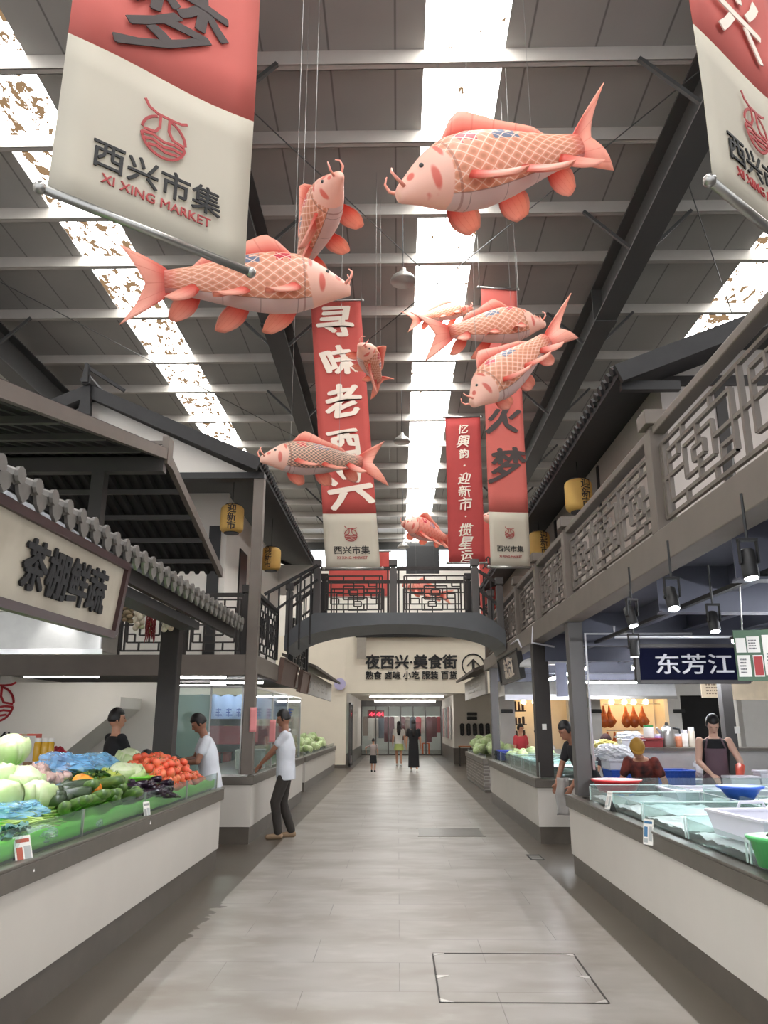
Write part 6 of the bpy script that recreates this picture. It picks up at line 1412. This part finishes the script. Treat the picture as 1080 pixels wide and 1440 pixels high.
hd = thing('steel_hood', 'large stainless extractor hood under the stall sign at left', 'hood', (-3.6, 7.9, 2.24)); MB().bx(-4.6, -2.86, 7.5, 7.95, 2.27, 2.66).build('canopy', STAIN, hd, bevel=.01); MB().bx(-4.62, -2.84, 7.47, 7.5, 2.24, 2.29).build('lip', mat('white_enamel', (232, 232, 232), .3), hd); MB().bx(-3.5, -3.42, 7.44, 7.5, 2.6, 2.66).build('lamp_box', BLACK, hd)
sl = bpy.data.lights.new('hood_spot', 'SPOT'); sl.energy = 25; sl.spot_size = 1.2; sl.spot_blend = .8; sl.shadow_soft_size = .04; so = bpy.data.objects.new('hood_spot', sl); COL.objects.link(so); so.location = (-3.3, 7.2, 2.72); so.rotation_euler = Vector((-.02, .5, -.6)).to_track_quat('-Z', 'Y').to_euler()
# red market emblem on the left stall wall
el = thing('wall_emblem', 'red market emblem with black characters on the left stall wall', 'sign', (-6, 13.99, 1.9))
cE = at(-8, 990, Y=13.9); ME = frame((cE.x, 13.985, cE.z), (1, 0, 0), (0, 0, 1))
q = MB(); logo_into(q, ME, .3, .01); q.build('emblem', mat('bright_red_print', (180, 40, 48), .5, var=0), el); q = MB(); text_into(q, '西兴市集', .32, ME @ Matrix.Translation((-.2, -.62, 0)), .012, ext=.01); q.build('lettering', INK, el); q = MB(); text_into(q, 'XI XING MARKET', .15, ME @ Matrix.Translation((-.25, -.95, 0)), .006, ext=.01); q.build('lettering', REDINK, el)
# ================================================================== floor details
fh = thing('floor_hatch', 'square flush access hatch with metal corners in the near floor', 'hatch', (.74, 5.72, 0))
q = MB()
for a, b in (((.24, 6.23), (1.25, 6.23)), ((1.25, 6.23), (1.24, 5.21)), ((1.24, 5.21), (.24, 5.21)), ((.24, 5.21), (.24, 6.23))): q.bar((a[0], a[1], .001), (b[0], b[1], .001), .012, .004)
q.build('seam', mat('dark_joint', (58, 54, 50), .6), fh)
for x, y, sx, sy in ((.24, 6.23, 1, -1), (1.25, 6.23, -1, -1), (1.24, 5.21, -1, 1), (.24, 5.21, 1, 1), (.24, 5.72, 1, -1), (1.245, 5.72, -1, -1)):
    q = MB(); q.prism([(x, y), (x+sx*.09, y), (x, y+sy*.07)], .0, .003, 'z'); q.build('corner_plate', mat('worn_aluminium', (206, 202, 196), .4, metal=.4), fh)
for (x0, x1, y0, y1, lb) in ((.3, 1.25, 12.2, 13.1, 'flush steel hatch in the aisle floor beyond the first counters'),):
    o = thing('floor_hatch', lb, 'hatch', ((x0+x1)/2, (y0+y1)/2, 0)); MB().bx(x0, x1, y0, y1, 0, .003).build('plate', mat('worn_steel_plate', (116, 112, 106), .3, metal=.5, var=.15, scale=5), o)
    q = MB(); q.bx(x0-.02, x1+.02, y0-.02, y0, 0, .004); q.bx(x0-.02, x1+.02, y1, y1+.02, 0, .004); q.build('frame', STAINDK, o)
gd = thing('floor_drain', 'small slotted drain cover by the right counter corner', 'drain', (1.68, 10.4, 0)); MB().bx(1.6, 1.77, 10.2, 10.6, 0, .003).build('plate', BLACK, gd); q = MB()
for i in range(4): q.bx(1.62, 1.75, 10.24+i*.09, 10.29+i*.09, .003, .005)
q.build('grating', STAIN, gd)
q = MB(); q.bx(-1.15, .85, 23.6, 23.66, 0, .004); q.struct('trim_7', mat('polished_threshold', (226, 224, 220), .2, metal=.3))
cs = thing('corner_guard', 'dark grey guard on the near end of the left counter', 'guard', (-2.05, 4.0, 0)); q = MB(); q.bx(-2.068, -2.05, 3.72, 4.02, .1, .62); q.build('plate', STEELGREY, cs)
# ================================================================== far passage
for i in range(5):
    x = at(650+i*9, 1025, Y=33.2).x; o = thing('wall_plaque', ['first black oval plaque from the passage corner', 'second black oval plaque from the passage corner', 'third black oval plaque from the passage corner', 'fourth black oval plaque from the passage corner', 'fifth black oval plaque from the passage corner'][i], 'plaque', (x, 33.24, 1.1), 0, 'black oval plaques on the far right wall')
    q = MB(); q.prism([(.09*math.cos(t*PI/8), (.16 if math.sin(t*PI/8) > 0 else -.16)+.09*math.sin(t*PI/8)+.25) for t in range(16)], -.03, 0, 'y'); q.build('plate', BLACK, o, local=True); q = MB(); RR = random.Random(i); scribble(q, frame((0, -.031, .25), (1, 0, 0), (0, 0, 1)), .07, .34, 6, RR); q.build('raised_print', mat('grey_print', (96, 96, 98), .7), o, local=True)
for i, (px, py, w) in enumerate(((664, 1004, .42), (664, 1010, .42))):
    p = at(px, py, Y=33.2); q = MB(); q.bx(p.x-w/2, p.x+w/2, 33.21, 33.26, p.z-.07, p.z+.07); q.solo('direction_plate', BLACK, ['upper black direction plate above the oval plaques', 'lower black direction plate above the oval plaques'][i], 'plate', bevel=.03)
ns = thing('neon_sign', 'small glowing red neon sign in the shop beyond the doors', 'sign', (-1.3, 43, 2.0)); q = MB()
for k in range(4): q.tube([(-1.55+k*.2, 43, 2.02), (-1.42+k*.2, 43, 2.16), (-1.42+k*.2, 43, 1.98)], .025, 6)
q.build('neon_tube', light_mat('neon_red', (255, 40, 60), 5), ns); MB().bx(-1.65, -.75, 43.05, 43.08, 1.88, 2.28).build('backing', mat('dark_red_backing', (90, 16, 24), .5), ns)
q = MB(); q.tube([at(478, 962, Y=29.9)+Vector((0, 0, 0)), at(478, 962, Y=29.82)], .22, 20); q.solo('disc_sign', mat('lilac_disc', (186, 180, 214), .4), 'round lilac disc sign on the wall left of the passage', 'sign')
q = MB(); q.bx(-1.55, -1.2, 29.7, 29.72, 3.95, 4.75); q.solo('hanging_banner', mat('grey_beige_cloth', (150, 142, 132), .8), 'small grey cloth hanging left of the big wall characters', 'banner')
sto = thing('plastic_stool', 'orange plastic stool beyond the glass doors', 'stool', (1.45, 42.8, 0), 0); MB().bx(-.2, .2, -.2, .2, .55, .6).build('seat', mat('orange_stool_plastic', (240, 106, 50), .4), sto, local=True)
for x in (-.17, .17):
    for y in (-.17, .17): MB().bx(x-.04, x+.04, y-.04, y+.04, 0, .55).build('leg', mat('orange_stool_plastic', (240, 106, 50), .4), sto, local=True)
kk = random.Random(12)
for i in range(15):
    x = -1.8+i*.29; c = kk.choice(((176, 60, 66), (206, 190, 180), (78, 78, 88), (150, 128, 118), (226, 214, 206), (110, 56, 60))); L = kk.uniform(.8, 1.4)
    q = MB(); q.prism([(x-.07, 1.95), (x+.07, 1.95), (x+.16, 1.88), (x+.14, 1.9-L), (x-.14, 1.9-L), (x-.16, 1.88)], 44+.3*(i % 3), 44.08+.3*(i % 3), 'y'); q.solo('hanging_garment', mat('garment_%d' % c[0], c, .8), 'garment on the rack beyond the glass doors', 'clothes', 'garments beyond the glass doors')
q = MB(); 
for k in range(3): q.tube([(-1.9, 44.04+.3*k, 1.96), (2.4, 44.04+.3*k, 1.96)], .015, 6)
q.solo('clothes_rail', STAIN, 'steel clothes rails beyond the glass doors', 'rail')
for i in range(6): 
    p = Vector((2.27, 34.5+i*1.2, 1.0)); q = MB(); q.bx(2.225, 2.258, p.y, p.y+.8, .95, 2.3); q.solo('wall_notice', mat(['notice_pale', 'notice_rose', 'notice_grey'][i % 3], [(214, 210, 206), (206, 150, 148), (150, 152, 156)][i % 3], .5, var=.12), ['%s notice panel along the right wall of the passage' % w for w in ('first', 'second', 'third', 'fourth', 'fifth', 'sixth')][i], 'notice', 'notices along the passage wall')
tubelight('strip light over the clothes lane', (-1.5, 43.6), (2.2, 43.6), None, z=2.6)
scn = thing('hanging_screen', 'black screen hanging in front of the far bright window', 'screen', tuple(at(597, 788, Y=30))); a, b = at(571, 768, Y=30), at(618, 806, Y=30); MB().bx(a.x, b.x, 30, 30.15, b.z, a.z).build('panel', BLACK, scn); q = MB(); q.bx(a.x-.3, b.x+.3, 30, 30.1, a.z, a.z+.1); q.tube([(a.x+.2, 30.05, a.z), (a.x+.2, 30.05, 9.4)], .02, 6); q.tube([(b.x-.2, 30.05, a.z), (b.x-.2, 30.05, 9.4)], .02, 6); q.build('bracket', BEAMGREY, scn)
stl = thing('wooden_stool', 'small wooden table at the corner of the brick counter', 'table', (2.55, 31.6, 0)); MB().bx(2.35, 2.85, 31.4, 31.8, .7, .75).build('table_top', mat('orange_timber', (170, 110, 66), .5), stl)
for x in (2.38, 2.82):
    for y in (31.43, 31.77): MB().bx(x-.02, x+.02, y-.02, y+.02, 0, .7).build('leg', DARKTIM, stl)
tubelight('strip light across the passage ceiling behind the sign wall', (-1.2, 33.6), (1.9, 33.6), None, z=2.68)  # added lamp that brightens the near end of the passage
tubelight('strip light deeper over the clothes lane', (-1.5, 45.6), (2.2, 45.6), None, z=2.6)  # second lane lamp, added to brighten the view through the doors
